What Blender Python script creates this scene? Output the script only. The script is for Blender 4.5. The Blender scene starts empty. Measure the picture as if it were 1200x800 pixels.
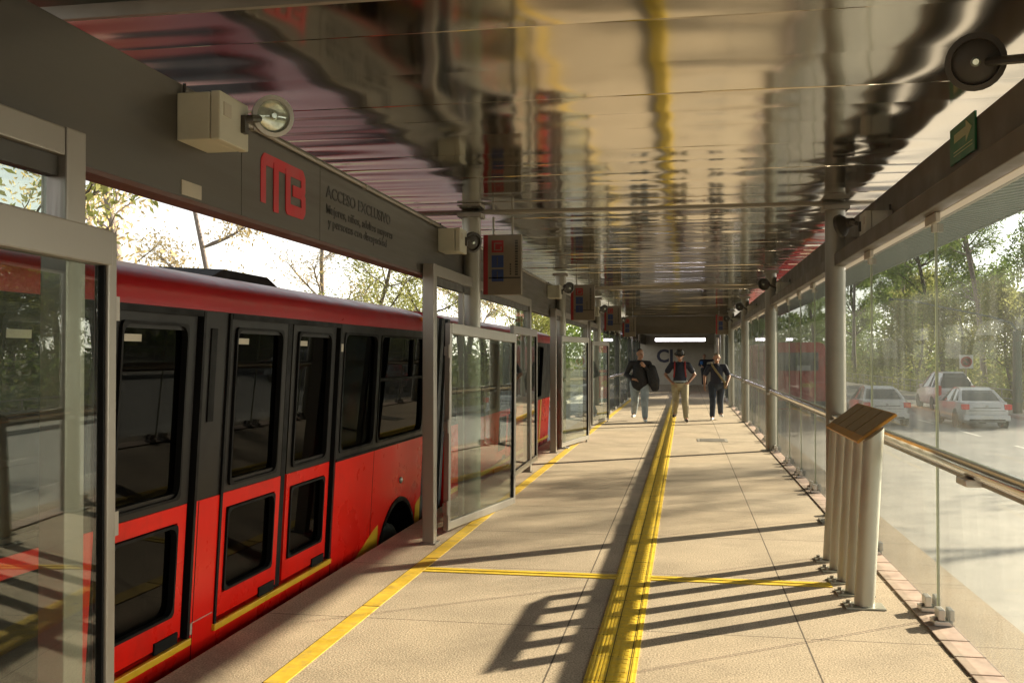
import bpy, bmesh, math, random
from mathutils import Vector, Matrix
R = random.Random(7)
PI = math.pi
sc = bpy.context.scene
COL = sc.collection

# ------------------------------------------------------------------ materials
def nodes(name):
    m = bpy.data.materials.new(name); m.use_nodes = True
    nt = m.node_tree; nt.nodes.clear()
    out = nt.nodes.new('ShaderNodeOutputMaterial')
    return m, nt, out

def N(nt, t, **kw):
    n = nt.nodes.new(t)
    for k, v in kw.items():
        if k.startswith('i_'):
            key = k[2:]
            key = int(key) if key.isdigit() else key.replace('_', ' ')
            n.inputs[key].default_value = v
        else:
            setattr(n, k, v)
    return n

def mat(name, c, rough=.5, metal=0., var=.12, scale=6., bump=0., bscale=40., coat=0., stretch=None, c2=None, mask=None, spec=.5):
    """principled with noise driven colour and roughness variation; c2 / mask = second colour for stains"""
    m, nt, out = nodes(name); L = nt.links.new
    p = N(nt, 'ShaderNodeBsdfPrincipled'); L(p.outputs[0], out.inputs[0])
    p.inputs['Metallic'].default_value = metal
    p.inputs['Coat Weight'].default_value = coat
    p.inputs['Coat Roughness'].default_value = .05
    p.inputs['Specular IOR Level'].default_value = spec
    tc = N(nt, 'ShaderNodeTexCoord'); vec = tc.outputs['Object']
    if stretch:
        mp = N(nt, 'ShaderNodeMapping'); mp.inputs['Scale'].default_value = stretch
        L(vec, mp.inputs[0]); vec = mp.outputs[0]
    nz = N(nt, 'ShaderNodeTexNoise', i_Scale=scale, i_Detail=6., i_Roughness=.6); L(vec, nz.inputs['Vector'])
    rp = N(nt, 'ShaderNodeMapRange', i_1=.3, i_2=.7, i_3=1 - var, i_4=1 + var); L(nz.outputs['Fac'], rp.inputs[0])
    mul = N(nt, 'ShaderNodeVectorMath', operation='SCALE'); mul.inputs[0].default_value = c[:3]
    L(rp.outputs[0], mul.inputs['Scale']); colout = mul.outputs[0]
    if c2:
        n2 = N(nt, 'ShaderNodeTexNoise', i_Scale=mask or 2., i_Detail=8., i_Roughness=.7); L(vec, n2.inputs['Vector'])
        r2 = N(nt, 'ShaderNodeMapRange', i_1=.5, i_2=.72, i_3=0., i_4=.8); L(n2.outputs['Fac'], r2.inputs[0])
        mx = N(nt, 'ShaderNodeMix', data_type='RGBA'); L(r2.outputs[0], mx.inputs[0]); L(colout, mx.inputs[6])
        mx.inputs[7].default_value = (*c2[:3], 1); colout = mx.outputs[2]
    L(colout, p.inputs['Base Color'])
    rr = N(nt, 'ShaderNodeMapRange', i_1=.3, i_2=.7, i_3=max(.02, rough * .75), i_4=min(1, rough * 1.25)); L(nz.outputs['Fac'], rr.inputs[0])
    L(rr.outputs[0], p.inputs['Roughness'])
    if bump:
        nb = N(nt, 'ShaderNodeTexNoise', i_Scale=bscale, i_Detail=5.); L(vec, nb.inputs['Vector'])
        b = N(nt, 'ShaderNodeBump', i_Strength=min(1, bump), i_Distance=.01); L(nb.outputs['Fac'], b.inputs['Height']); L(b.outputs[0], p.inputs['Normal'])
    return m

def glass_mat(name, tint, dirt=.06, streak=True, dirtcol=(.78, .82, .78), gl=1.0):
    """clear pane: transparent / fresnel mirror, with a film of dust that scatters the sun"""
    m, nt, out = nodes(name); L = nt.links.new
    tr = N(nt, 'ShaderNodeBsdfTransparent'); tr.inputs[0].default_value = (*tint, 1)
    g = N(nt, 'ShaderNodeBsdfGlossy', i_Roughness=.0); g.inputs[0].default_value = (gl, gl, gl, 1)
    geo = N(nt, 'ShaderNodeNewGeometry'); mi = N(nt, 'ShaderNodeMapRange', i_3=1.5, i_4=1 / 1.5); L(geo.outputs['Backfacing'], mi.inputs[0])
    fr = N(nt, 'ShaderNodeFresnel'); L(mi.outputs[0], fr.inputs['IOR'])   # same reflectance on both faces of the sheet
    a = N(nt, 'ShaderNodeMixShader'); L(fr.outputs[0], a.inputs[0]); L(tr.outputs[0], a.inputs[1]); L(g.outputs[0], a.inputs[2])
    df = N(nt, 'ShaderNodeBsdfDiffuse'); df.inputs[0].default_value = (*dirtcol, 1)
    tl = N(nt, 'ShaderNodeBsdfTranslucent'); tl.inputs[0].default_value = (*dirtcol, 1)
    d = N(nt, 'ShaderNodeMixShader', i_0=.55); L(df.outputs[0], d.inputs[1]); L(tl.outputs[0], d.inputs[2])
    tc = N(nt, 'ShaderNodeTexCoord'); mp = N(nt, 'ShaderNodeMapping'); mp.inputs['Scale'].default_value = (5, 5, .7)
    L(tc.outputs['Object'], mp.inputs[0])
    nz = N(nt, 'ShaderNodeTexNoise', i_Scale=1.6, i_Detail=7., i_Roughness=.65); L(mp.outputs[0], nz.inputs['Vector'])
    r = N(nt, 'ShaderNodeMapRange', i_1=.3, i_2=.75, i_3=dirt * .35, i_4=dirt * 1.7); L(nz.outputs['Fac'], r.inputs[0])
    f = N(nt, 'ShaderNodeMixShader'); L(r.outputs[0], f.inputs[0]); L(a.outputs[0], f.inputs[1]); L(d.outputs[0], f.inputs[2])
    L(f.outputs[0], out.inputs[0])
    return m

def leaf_mat(name, c, c2):
    m, nt, out = nodes(name); L = nt.links.new
    tc = N(nt, 'ShaderNodeTexCoord'); nz = N(nt, 'ShaderNodeTexNoise', i_Scale=1.1, i_Detail=4.); L(tc.outputs['Object'], nz.inputs['Vector'])
    geo = N(nt, 'ShaderNodeNewGeometry')
    ad = N(nt, 'ShaderNodeMath', operation='MULTIPLY_ADD', i_1=.45); L(geo.outputs['Random Per Island'], ad.inputs[0]); L(nz.outputs['Fac'], ad.inputs[2])
    r = N(nt, 'ShaderNodeMapRange', i_1=.4, i_2=1.05); L(ad.outputs[0], r.inputs[0])
    mx = N(nt, 'ShaderNodeMix', data_type='RGBA'); L(r.outputs[0], mx.inputs[0])
    mx.inputs[6].default_value = (*c, 1); mx.inputs[7].default_value = (*c2, 1)
    df = N(nt, 'ShaderNodeBsdfDiffuse'); tl = N(nt, 'ShaderNodeBsdfTranslucent')
    L(mx.outputs[2], df.inputs[0]); L(mx.outputs[2], tl.inputs[0])
    s = N(nt, 'ShaderNodeMixShader', i_0=.6); L(df.outputs[0], s.inputs[1]); L(tl.outputs[0], s.inputs[2]); L(s.outputs[0], out.inputs[0])
    return m

def emit_mat(name, c, s):
    m, nt, out = nodes(name)
    e = N(nt, 'ShaderNodeEmission', i_Strength=s); e.inputs[0].default_value = (*c, 1); nt.links.new(e.outputs[0], out.inputs[0])
    return m

def floor_mat():
    m, nt, out = nodes('platform concrete'); L = nt.links.new
    p = N(nt, 'ShaderNodeBsdfPrincipled', i_Roughness=.8); L(p.outputs[0], out.inputs[0])
    p.inputs['Specular IOR Level'].default_value = .35
    tc = N(nt, 'ShaderNodeTexCoord'); v = tc.outputs['Object']
    mp = N(nt, 'ShaderNodeMapping'); mp.inputs['Location'].default_value = (-.655 + 1.34 * 4, .35, 0); L(v, mp.inputs[0])
    br = N(nt, 'ShaderNodeTexBrick', offset=0., squash=1., i_Scale=1., i_Mortar_Size=.0055, i_Mortar_Smooth=.3, i_Bias=0., i_Brick_Width=1.34, i_Row_Height=1.52)
    L(mp.outputs[0], br.inputs['Vector'])
    br.inputs['Color1'].default_value = (.53, .42, .30, 1); br.inputs['Color2'].default_value = (.5, .41, .305, 1); br.inputs['Mortar'].default_value = (.13, .1, .075, 1)
    big = N(nt, 'ShaderNodeTexNoise', i_Scale=1.2, i_Detail=7., i_Roughness=.65); L(v, big.inputs['Vector'])
    r1 = N(nt, 'ShaderNodeMapRange', i_1=.3, i_2=.72, i_3=.78, i_4=1.12); L(big.outputs['Fac'], r1.inputs[0])
    fine = N(nt, 'ShaderNodeTexNoise', i_Scale=95., i_Detail=3.); L(v, fine.inputs['Vector'])
    r2 = N(nt, 'ShaderNodeMapRange', i_1=.33, i_2=.67, i_3=.6, i_4=1.36); L(fine.outputs['Fac'], r2.inputs[0])
    vo = N(nt, 'ShaderNodeTexVoronoi', i_Scale=2.3); L(v, vo.inputs['Vector'])
    sp = N(nt, 'ShaderNodeMapRange', i_1=.012, i_2=.03, i_3=.3, i_4=1.); L(vo.outputs['Distance'], sp.inputs[0])
    mu = N(nt, 'ShaderNodeMath', operation='MULTIPLY'); L(r1.outputs[0], mu.inputs[0]); L(r2.outputs[0], mu.inputs[1])
    mu2 = N(nt, 'ShaderNodeMath', operation='MULTIPLY'); L(mu.outputs[0], mu2.inputs[0]); L(sp.outputs[0], mu2.inputs[1])
    sc_ = N(nt, 'ShaderNodeVectorMath', operation='SCALE'); L(br.outputs['Color'], sc_.inputs[0]); L(mu2.outputs[0], sc_.inputs['Scale'])
    st = N(nt, 'ShaderNodeTexNoise', i_Scale=.75, i_Detail=9., i_Roughness=.72, i_Distortion=.6); L(v, st.inputs['Vector'])
    sr = N(nt, 'ShaderNodeMapRange', i_1=.52, i_2=.68, i_3=0., i_4=.6); L(st.outputs['Fac'], sr.inputs[0])
    sm = N(nt, 'ShaderNodeMix', data_type='RGBA'); L(sr.outputs[0], sm.inputs[0]); L(sc_.outputs[0], sm.inputs[6]); sm.inputs[7].default_value = (.26, .21, .155, 1)
    L(sm.outputs[2], p.inputs['Base Color'])
    b = N(nt, 'ShaderNodeBump', i_Strength=.5, i_Distance=.006); L(fine.outputs['Fac'], b.inputs['Height']); L(b.outputs[0], p.inputs['Normal'])
    return m

M = {}
M['floor'] = floor_mat()
M['edge'] = mat('platform edge concrete', (.3, .27, .23), .85, var=.3, scale=3, bump=.4)
M['lane'] = mat('bus lane concrete', (.52, .5, .46), .75, var=.12, scale=1.2, bump=.2, c2=(.3, .29, .27), mask=.5)
M['road'] = mat('road asphalt', (.3, .3, .29), .7, var=.15, scale=1.5, bump=.3, bscale=60)
M['paint'] = mat('road paint', (.75, .74, .7), .6, var=.15, scale=8)
M['pave'] = mat('pavement', (.36, .34, .3), .8, var=.2, scale=2)
M['kerb'] = mat('kerb stone', (.4, .39, .36), .8, var=.2, scale=3)
M['soil'] = mat('verge soil', (.11, .105, .05), .95, var=.4, scale=.8, c2=(.06, .09, .03), mask=.4)
M['yellow'] = mat('tactile yellow', (.86, .60, .045), .55, var=.12, scale=14, bump=.15, c2=(.6, .42, .08), mask=9)
M['yellowline'] = mat('worn yellow paint', (.78, .52, .05), .6, var=.15, scale=12, c2=(.45, .33, .12), mask=11)
M['groove'] = mat('tactile groove dark', (.08, .055, .02), .8)
M['alu'] = mat('brushed aluminium', (.25, .228, .196), .4, .5, var=.04, scale=5, stretch=(30, 30, 1.2))
M['aludark'] = mat('grey painted steel', (.3, .275, .235), .42, .4, var=.1, scale=5, bump=.05)
M['column'] = mat('painted steel column', (.27, .25, .2), .4, .4, var=.12, scale=4)
M['pole'] = mat('galvanised pole', (.45, .44, .37), .42, .45, var=.08, scale=3)
M['rail'] = mat('polished handrail', (.75, .72, .68), .16, 1., var=.05, scale=3)
M['beam'] = mat('beam stainless cladding', (.075, .066, .053), .42, .35, var=.13, scale=2.5, stretch=(1, .35, 6))
M['beamlip'] = mat('beam lip dark red', (.1, .045, .035), .6, var=.2)
M['fascia'] = mat('fascia brown paint', (.11, .088, .06), .5, .2, var=.15, scale=3)
M['track'] = mat('cream fittings and lit track side', (.5, .46, .38), .5, .1, var=.1, scale=4)
M['soffit'] = mat('soffit corrugated steel', (.24, .28, .25), .55, .2, var=.12, scale=3)
M['dark'] = mat('unlit recess black', (.012, .012, .013), .8, var=.2)
M['rooftop'] = mat('roof top sheet', (.35, .34, .32), .6, .3)
M['clamp'] = mat('steel clamp', (.5, .48, .45), .35, .8)
M['tile'] = mat('red coping tile', (.4, .3, .235), .7, var=.25, scale=8, c2=(.42, .36, .29), mask=6)
M['glass'] = glass_mat('clear wall glass', (.97, .99, .975), .042, gl=.14)
M['doorglass'] = glass_mat('door glass', (.8, .85, .8), .007)
M['glassedge'] = mat('glass edge green', (.4, .43, .3), .25, var=.1)
M['red'] = mat('bus red paint', (.7, .012, .006), .3, var=.05, scale=2, c2=(.34, .02, .013), mask=1.1, coat=.03, spec=.1)
M['redroof'] = mat('bus roof red', (.34, .006, .009), .35, var=.1, scale=2, coat=.1, spec=.25)
M['black'] = mat('bus black paint', (.008, .0065, .0055), .4, var=.15, scale=3, spec=.15)
M['rubber'] = mat('black rubber', (.006, .006, .006), .6, spec=.1)
M['buslamp'] = mat('amber lamp', (.8, .25, .03), .25, coat=.5)
M['busyellow'] = mat('bus yellow stripe', (.72, .42, .02), .35, var=.1)
M['busglass'] = glass_mat('bus tinted glass', (.06, .062, .058), .002, gl=.2)
M['darkglass'] = mat('dark vehicle glass', (.05, .065, .075), .04, var=.1, coat=.5)
M['seat'] = mat('bus seat fabric', (.08, .08, .1), .8)
M['interior'] = mat('bus interior grey', (.22, .22, .22), .7)
M['bellows'] = mat('bellows rubber', (.035, .035, .035), .8)
M['tyre'] = mat('tyre', (.02, .02, .02), .85)
M['rim'] = mat('wheel rim', (.4, .4, .4), .35, .8)
M['boxgrey'] = mat('lamp box beige', (.5, .48, .38), .5, var=.08)
M['lens'] = mat('lamp lens', (.55, .6, .5), .08, .6, var=.3, scale=30)
M['lampdark'] = mat('lamp dark housing', (.035, .03, .022), .5)
M['ringgrey'] = mat('lamp ring grey', (.42, .41, .37), .4, .3)
M['logo'] = mat('logo red', (.5, .02, .03), .5)
M['ink'] = mat('black lettering', (.03, .028, .026), .6)
M['label'] = mat('sticker', (.42, .38, .3), .6)
M['signred'] = mat('sign red', (.26, .012, .015), .5)
M['signface'] = mat('sign face grey', (.17, .14, .1), .5, var=.1)
M['signblue'] = mat('sign blue', (.015, .035, .13), .5)
M['signwhite'] = mat('sign white', (.75, .74, .7), .5)
M['signgreen'] = mat('exit sign green', (.02, .16, .06), .45)
M['signarrow'] = mat('exit sign pale', (.5, .5, .25), .5)
M['brail'] = mat('map plate brown', (.24, .17, .085), .5, .1, var=.2, scale=30)
M['orange'] = mat('map plate orange rim', (.5, .23, .02), .45, var=.15)
M['wall'] = mat('end wall plaster', (.4, .36, .3), .8, var=.15, scale=1.5)
M['navyletter'] = mat('navy letters', (.035, .032, .055), .6)
M['tube'] = emit_mat('fluorescent tube', (1., .93, 1.), 5.)
M['silver'] = mat('silver car paint', (.62, .64, .66), .38, .2, var=.04, coat=.6)
M['whitecar'] = mat('white car paint', (.75, .76, .77), .3, var=.03, coat=.6)
M['plastic'] = mat('car black plastic', (.03, .03, .03), .6)
M['taillight'] = mat('tail lamp red', (.7, .02, .025), .2, coat=.6)
M['plate'] = mat('number plate', (.7, .7, .66), .5)
M['bark'] = mat('bark', (.13, .105, .08), .9, var=.35, scale=6, bump=.6, stretch=(4, 4, 1))
M['barkpale'] = mat('pale bark', (.26, .22, .2), .9, var=.3, scale=6, bump=.5, stretch=(4, 4, 1))
M['leafdark'] = leaf_mat('dark leaves', (.1, .17, .045), (.27, .34, .1))
M['leafmid'] = leaf_mat('mid leaves', (.13, .21, .05), (.33, .41, .13))
M['leafpale'] = leaf_mat('yellow green leaves', (.22, .25, .07), (.42, .42, .17))
M['leafgold'] = leaf_mat('golden leaves', (.55, .43, .2), (.7, .58, .33))
M['skin'] = mat('skin', (.36, .19, .12), .5, var=.08, scale=12)
M['hairblack'] = mat('black hair', (.012, .01, .009), .6)
M['hairgrey'] = mat('grey hair', (.3, .25, .16), .7)
M['clothblack'] = mat('black knit', (.015, .014, .016), .9, var=.2, scale=30)
M['clothnavy'] = mat('navy cotton', (.016, .018, .032), .9, var=.2, scale=20)
M['jeansgrey'] = mat('washed grey jeans', (.3, .34, .36), .9, var=.25, scale=9)
M['jeansblue'] = mat('dark jeans', (.028, .036, .052), .9, var=.35, scale=9)
M['khaki'] = mat('khaki cotton', (.36, .31, .2), .9, var=.18, scale=9)
M['shoewhite'] = mat('white shoe', (.65, .65, .62), .6)
M['shoegreen'] = mat('green sock', (.2, .5, .12), .8)
M['shoedark'] = mat('dark shoe', (.03, .02, .016), .5)
M['strapred'] = mat('red strap', (.26, .02, .018), .7)
M['straptan'] = mat('olive strap', (.22, .17, .08), .7)
M['blue'] = mat('blue cloth', (.05, .16, .45), .8)
M['mastgreen'] = mat('lamp post green', (.05, .08, .06), .5, .2)

# ceiling: polished, slightly yellowed sheet
def ceil_mat():
    m, nt, out = nodes('polished ceiling sheet'); L = nt.links.new
    p = N(nt, 'ShaderNodeBsdfPrincipled', i_Metallic=1.); L(p.outputs[0], out.inputs[0])
    tc = N(nt, 'ShaderNodeTexCoord')
    nz = N(nt, 'ShaderNodeTexNoise', i_Scale=1.3, i_Detail=5.); L(tc.outputs['Object'], nz.inputs['Vector'])
    mx = N(nt, 'ShaderNodeMix', data_type='RGBA'); L(nz.outputs['Fac'], mx.inputs[0])
    mx.inputs[6].default_value = (.50, .455, .37, 1); mx.inputs[7].default_value = (.62, .57, .47, 1); L(mx.outputs[2], p.inputs['Base Color'])
    r = N(nt, 'ShaderNodeMapRange', i_3=.08, i_4=.125); L(nz.outputs['Fac'], r.inputs[0]); L(r.outputs[0], p.inputs['Roughness'])
    return m
M['ceil'] = ceil_mat()

# ------------------------------------------------------------------ mesh builder
class MB:
    def __init__(s): s.v = []; s.f = []; s.mi = []; s.cur = 0
    def face(s, pts):
        i = len(s.v); s.v += [tuple(p) for p in pts]; s.f.append(list(range(i, i + len(pts)))); s.mi.append(s.cur)
    def mesh(s, vs, fs):
        i = len(s.v); s.v += [tuple(p) for p in vs]
        for f in fs: s.f.append([i + k for k in f]); s.mi.append(s.cur)
    def box(s, x0, x1, y0, y1, z0, z1, b=0., mtx=None):
        if x1 < x0: x0, x1 = x1, x0
        if y1 < y0: y0, y1 = y1, y0
        if z1 < z0: z0, z1 = z1, z0
        b = min(b, .45 * min(x1 - x0, y1 - y0, z1 - z0))
        if b <= 0:
            vs = [(x, y, z) for x in (x0, x1) for y in (y0, y1) for z in (z0, z1)]
            fs = [(0, 1, 3, 2), (4, 6, 7, 5), (0, 4, 5, 1), (2, 3, 7, 6), (0, 2, 6, 4), (1, 5, 7, 3)]
        else:
            bm = bmesh.new(); bmesh.ops.create_cube(bm, size=1)
            for v in bm.verts:
                v.co = Vector(((x0 + x1) / 2 + v.co.x * (x1 - x0), (y0 + y1) / 2 + v.co.y * (y1 - y0), (z0 + z1) / 2 + v.co.z * (z1 - z0)))
            bmesh.ops.bevel(bm, geom=bm.edges[:], offset=b, segments=2, affect='EDGES', profile=.6)
            bm.verts.index_update()
            vs = [tuple(v.co) for v in bm.verts]; fs = [[v.index for v in f.verts] for f in bm.faces]; bm.free()
        if mtx: vs = [mtx @ Vector(p) for p in vs]
        s.mesh(vs, fs); return s
    def cyl(s, p0, p1, r0, r1=None, n=12, cap=True):
        r1 = r0 if r1 is None else r1
        p0, p1 = Vector(p0), Vector(p1); d = (p1 - p0).normalized()
        a = d.orthogonal().normalized(); c = d.cross(a)
        vs = []
        for p, r in ((p0, r0), (p1, r1)):
            for k in range(n):
                t = 2 * PI * k / n; vs.append(p + a * r * math.cos(t) + c * r * math.sin(t))
        fs = [(k, (k + 1) % n, n + (k + 1) % n, n + k) for k in range(n)]
        if cap: fs += [tuple(range(n - 1, -1, -1)), tuple(range(n, 2 * n))]
        s.mesh(vs, fs); return s
    def tube(s, pts, rs, n=8):
        pts = [Vector(p) for p in pts]
        if not isinstance(rs, (list, tuple)): rs = [rs] * len(pts)
        vs = []; a = None
        for i, p in enumerate(pts):
            d = (pts[min(i + 1, len(pts) - 1)] - pts[max(i - 1, 0)]).normalized()
            if a is None: a = d.orthogonal().normalized()
            a = (a - d * a.dot(d)).normalized(); c = d.cross(a)
            for k in range(n):
                t = 2 * PI * k / n; vs.append(p + a * rs[i] * math.cos(t) + c * rs[i] * math.sin(t))
        fs = []
        for i in range(len(pts) - 1):
            for k in range(n): fs.append((i * n + k, i * n + (k + 1) % n, (i + 1) * n + (k + 1) % n, (i + 1) * n + k))
        fs += [tuple(range(n - 1, -1, -1)), tuple(range((len(pts) - 1) * n, len(pts) * n))]
        s.mesh(vs, fs); return s
    def lathe(s, prof, o, ax, n=20):
        """profile of (r, t) turned about axis ax through o"""
        o, ax = Vector(o), Vector(ax).normalized(); a = ax.orthogonal().normalized(); c = ax.cross(a); vs = []
        for r, t in prof:
            for k in range(n):
                g = 2 * PI * k / n; vs.append(o + ax * t + a * r * math.cos(g) + c * r * math.sin(g))
        fs = []
        for i in range(len(prof) - 1):
            for k in range(n): fs.append((i * n + k, i * n + (k + 1) % n, (i + 1) * n + (k + 1) % n, (i + 1) * n + k))
        fs += [tuple(range(n - 1, -1, -1)), tuple(range((len(prof) - 1) * n, len(prof) * n))]
        s.mesh(vs, fs); return s
    def prism(s, poly, f, t0, t1):
        """poly of 2d points; f(u, w, t) -> 3d"""
        n = len(poly); vs = [f(u, w, t0) for u, w in poly] + [f(u, w, t1) for u, w in poly]
        fs = [tuple(range(n - 1, -1, -1)), tuple(range(n, 2 * n))] + [(k, (k + 1) % n, n + (k + 1) % n, n + k) for k in range(n)]
        s.mesh(vs, fs); return s
    def sphere(s, c, r, n=10, sq=(1, 1, 1)):
        prof = []
        for i in range(n // 2 + 1):
            a = PI * i / (n // 2); prof.append((max(1e-4, r * math.sin(a)), -r * math.cos(a)))
        m2 = MB().lathe(prof, (0, 0, 0), (0, 0, 1), n)
        c = Vector(c); s.mesh([c + Vector((v[0] * sq[0], v[1] * sq[1], v[2] * sq[2])) for v in m2.v], m2.f); return s
    def build(s, name, m, parent=None, origin=None, smooth=False, angle=40):
        me = bpy.data.meshes.new(name); o_ = Vector(origin) if origin else Vector((0, 0, 0))
        me.from_pydata([tuple(Vector(v) - o_) for v in s.v], [], s.f)
        ms = m if isinstance(m, (list, tuple)) else [m]
        for k in ms: me.materials.append(k)
        me.polygons.foreach_set('material_index', s.mi)
        bm = bmesh.new(); bm.from_mesh(me); bmesh.ops.remove_doubles(bm, verts=bm.verts, dist=1e-5) if smooth else None
        bmesh.ops.recalc_face_normals(bm, faces=bm.faces); bm.to_mesh(me); bm.free()
        if smooth:
            me.polygons.foreach_set('use_smooth', [True] * len(me.polygons))
            try: me.set_sharp_from_angle(angle=math.radians(angle))
            except Exception: pass
        ob = bpy.data.objects.new(name, me); COL.objects.link(ob)
        if parent: ob.parent = parent
        elif origin: ob.location = o_
        return ob

def tag(o, label=None, cat=None, group=None, kind=None):
    for k, v in (('label', label), ('category', cat), ('group', group), ('kind', kind)):
        if v: o[k] = v
    return o
def thing(name, label, cat, loc=(0, 0, 0), rz=0., group=None):
    o = bpy.data.objects.new(name, None); COL.objects.link(o); o.location = loc; o.rotation_euler = (0, 0, rz); o.empty_display_size = .2
    return tag(o, label, cat, group)
def dup(o, loc=None, rz=None, label=None, scale=None):
    def cp(a, par):
        b = a.copy(); COL.objects.link(b)
        if par: b.parent = par
        for ch in a.children: cp(ch, b)
        return b
    r = cp(o, None)
    if loc is not None: r.location = loc
    if rz is not None: r.rotation_euler[2] = rz
    if scale is not None: r.scale = scale
    if label: r['label'] = label
    return r
def struct(name, mb, m, smooth=False):
    return tag(mb.build(name, m, smooth=smooth), kind='structure')

def text(name, s, size, o, right, up, m, parent, origin=None, ext=.002, width=None, bold=0., align='LEFT'):
    c = bpy.data.curves.new(name, 'FONT'); c.body = s; c.size = size; c.extrude = ext; c.offset = bold; c.resolution_u = 3; c.align_x = align
    t = bpy.data.objects.new('tmp', c); COL.objects.link(t)
    bpy.context.view_layer.update()
    me = bpy.data.meshes.new_from_object(t.evaluated_get(bpy.context.evaluated_depsgraph_get()))
    COL.objects.unlink(t); bpy.data.objects.remove(t)
    right, up = Vector(right).normalized(), Vector(up).normalized(); nrm = right.cross(up)
    xs = [v.co.x for v in me.vertices]; k = 1.
    if width and xs: k = width / (max(xs) - min(xs))
    o = Vector(o) - (Vector(origin) if origin else Vector((0, 0, 0)))
    for v in me.vertices: v.co = o + right * v.co.x * k + up * v.co.y + nrm * v.co.z
    me.name = name; me.materials.clear(); me.materials.append(m)
    ob = bpy.data.objects.new(name, me); COL.objects.link(ob)
    if parent: ob.parent = parent
    return ob

ORD = ['first', 'second', 'third', 'fourth', 'fifth', 'sixth', 'seventh', 'eighth', 'ninth', 'tenth', 'eleventh', 'twelfth', 'thirteenth',
       'fourteenth', 'fifteenth', 'sixteenth', 'seventeenth', 'eighteenth', 'nineteenth', 'twentieth']

# ------------------------------------------------------------------ setting
GZ = -1.0
YEND = 56.
b = MB(); b.face([(-900, -700, GZ - .02), (900, -700, GZ - .02), (900, 1500, GZ - .02), (-900, 1500, GZ - .02)]); struct('ground', b, M['soil'])
b = MB(); b.box(-2.54, 1.9, -8, 70, GZ - .01, -.004); struct('platform', b, M['edge'])
b = MB(); b.face([(-2.54, -8, 0), (1.9, -8, 0), (1.9, 70, 0), (-2.54, 70, 0)]); struct('platform_floor', b, M['floor'])
b = MB(); b.face([(1.9, -60, GZ), (6.25, -60, GZ), (6.25, 400, GZ), (1.9, 400, GZ)]); struct('bus_lane', b, M['lane'])
b = MB(); b.face([(-6.4, -60, GZ), (-2.54, -60, GZ), (-2.54, 400, GZ), (-6.4, 400, GZ)]); struct('bus_lane', b, M['lane'])
b = MB(); b.face([(6.25, -60, GZ), (13.6, -60, GZ), (13.6, 400, GZ), (6.25, 400, GZ)]); struct('road', b, M['road'])
b = MB()
for y in range(-20, 300, 6): b.face([(9.35, y, GZ + .004), (9.47, y, GZ + .004), (9.47, y + 2.6, GZ + .004), (9.35, y + 2.6, GZ + .004)])
b.face([(6.2, -60, GZ + .004), (6.34, -60, GZ + .004), (6.34, 400, GZ + .004), (6.2, 400, GZ + .004)])
struct('road_marking', b, M['paint'])
b = MB(); b.box(13.6, 13.8, -60, 300, GZ - .01, GZ + .14, .02); struct('kerb', b, M['kerb'])
b = MB(); b.box(13.8, 15.6, -60, 300, GZ - .01, GZ + .13); struct('pavement', b, M['pave'])
b = MB(); b.box(-6.7, -6.4, -60, 300, GZ - .01, GZ + .14, .02); struct('kerb', b, M['kerb'])

# floor paint and tactile strips
t = thing('tactile_strip', 'ribbed yellow tactile guide strip running down the middle of the platform', 'tactile strip', (-.37, 0, 0))
o = (-.37, 0, 0)
b = MB(); b.box(-.492, -.392, -6, 54, .0005, .005); b.box(-.386, -.286, -6, 54, .0005, .005); b.box(-.28, -.245, -6, 54, .0005, .005); b.build('base', M['yellow'], t, o)
b = MB(); b.box(-.392, -.386, -6, 54, .0005, .003); b.box(-.286, -.28, -6, 54, .0005, .003)
for k in range(88): b.box(-.492, -.245, 2 + k * .4, 2.0035 + k * .4, .0052, .0062)
b.build('groove', M['groove'], t, o)
b = MB()
for x in (-.474, -.452, -.43, -.412, -.266): b.box(x - .005, x + .005, -6, 54, .005, .0075)
b.build('ridge', M['yellow'], t, o)
b = MB()
y = 3.0
while y < 40:
    for x in (-.376, -.348, -.32): b.box(x, x + .022, y, y + .05, .005, .0072)
    y += .072
b.build('stud', M['yellow'], t, o)
for k, (x0, x1, side) in enumerate(((-1.9, -.492, 'leading left from the guide strip towards the bus'), (-.245, .99, 'leading right from the guide strip to the steel poles'))):
    b = MB(); b.box(x0, x1, 7.02, 7.075, .0005, .006, .001); b.box(x0, x1, 7.105, 7.16, .0005, .006, .001)
    tag(b.build('tactile_bar', M['yellow'], origin=((x0 + x1) / 2, 7.09, 0)), 'thin double yellow cross bar ' + side, 'tactile strip', 'yellow cross bars')
b = MB()
y = -6.
while y < 40:
    b.box(-2.02, -1.91, y, y + 1.48, .0005, .0035); y += 1.5
tag(b.build('boarding_line', M['yellowline'], origin=(-1.96, 0, 0)), 'flat painted yellow safety line along the bus edge of the platform', 'painted line')
b = MB(); y = 2.2
while y < 46:
    b.box(1.385, 1.545, y, y + .285, .0005, .012, .004); y += .3
tag(b.build('coping', M['tile'], origin=(1.46, 2, 0)), 'row of worn red coping tiles under the right glass wall', 'tile edging')
b = MB(); b.box(.22, .78, 18.6, 19.25, .0005, .008, .003)
for k in range(6): b.box(.27, .73, 18.66 + k * .095, 18.71 + k * .095, .008, .012)
tag(b.build('floor_hatch', M['edge'], origin=(.5, 19, 0)), 'small concrete hatch cover set in the floor right of the guide strip', 'hatch')

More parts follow.
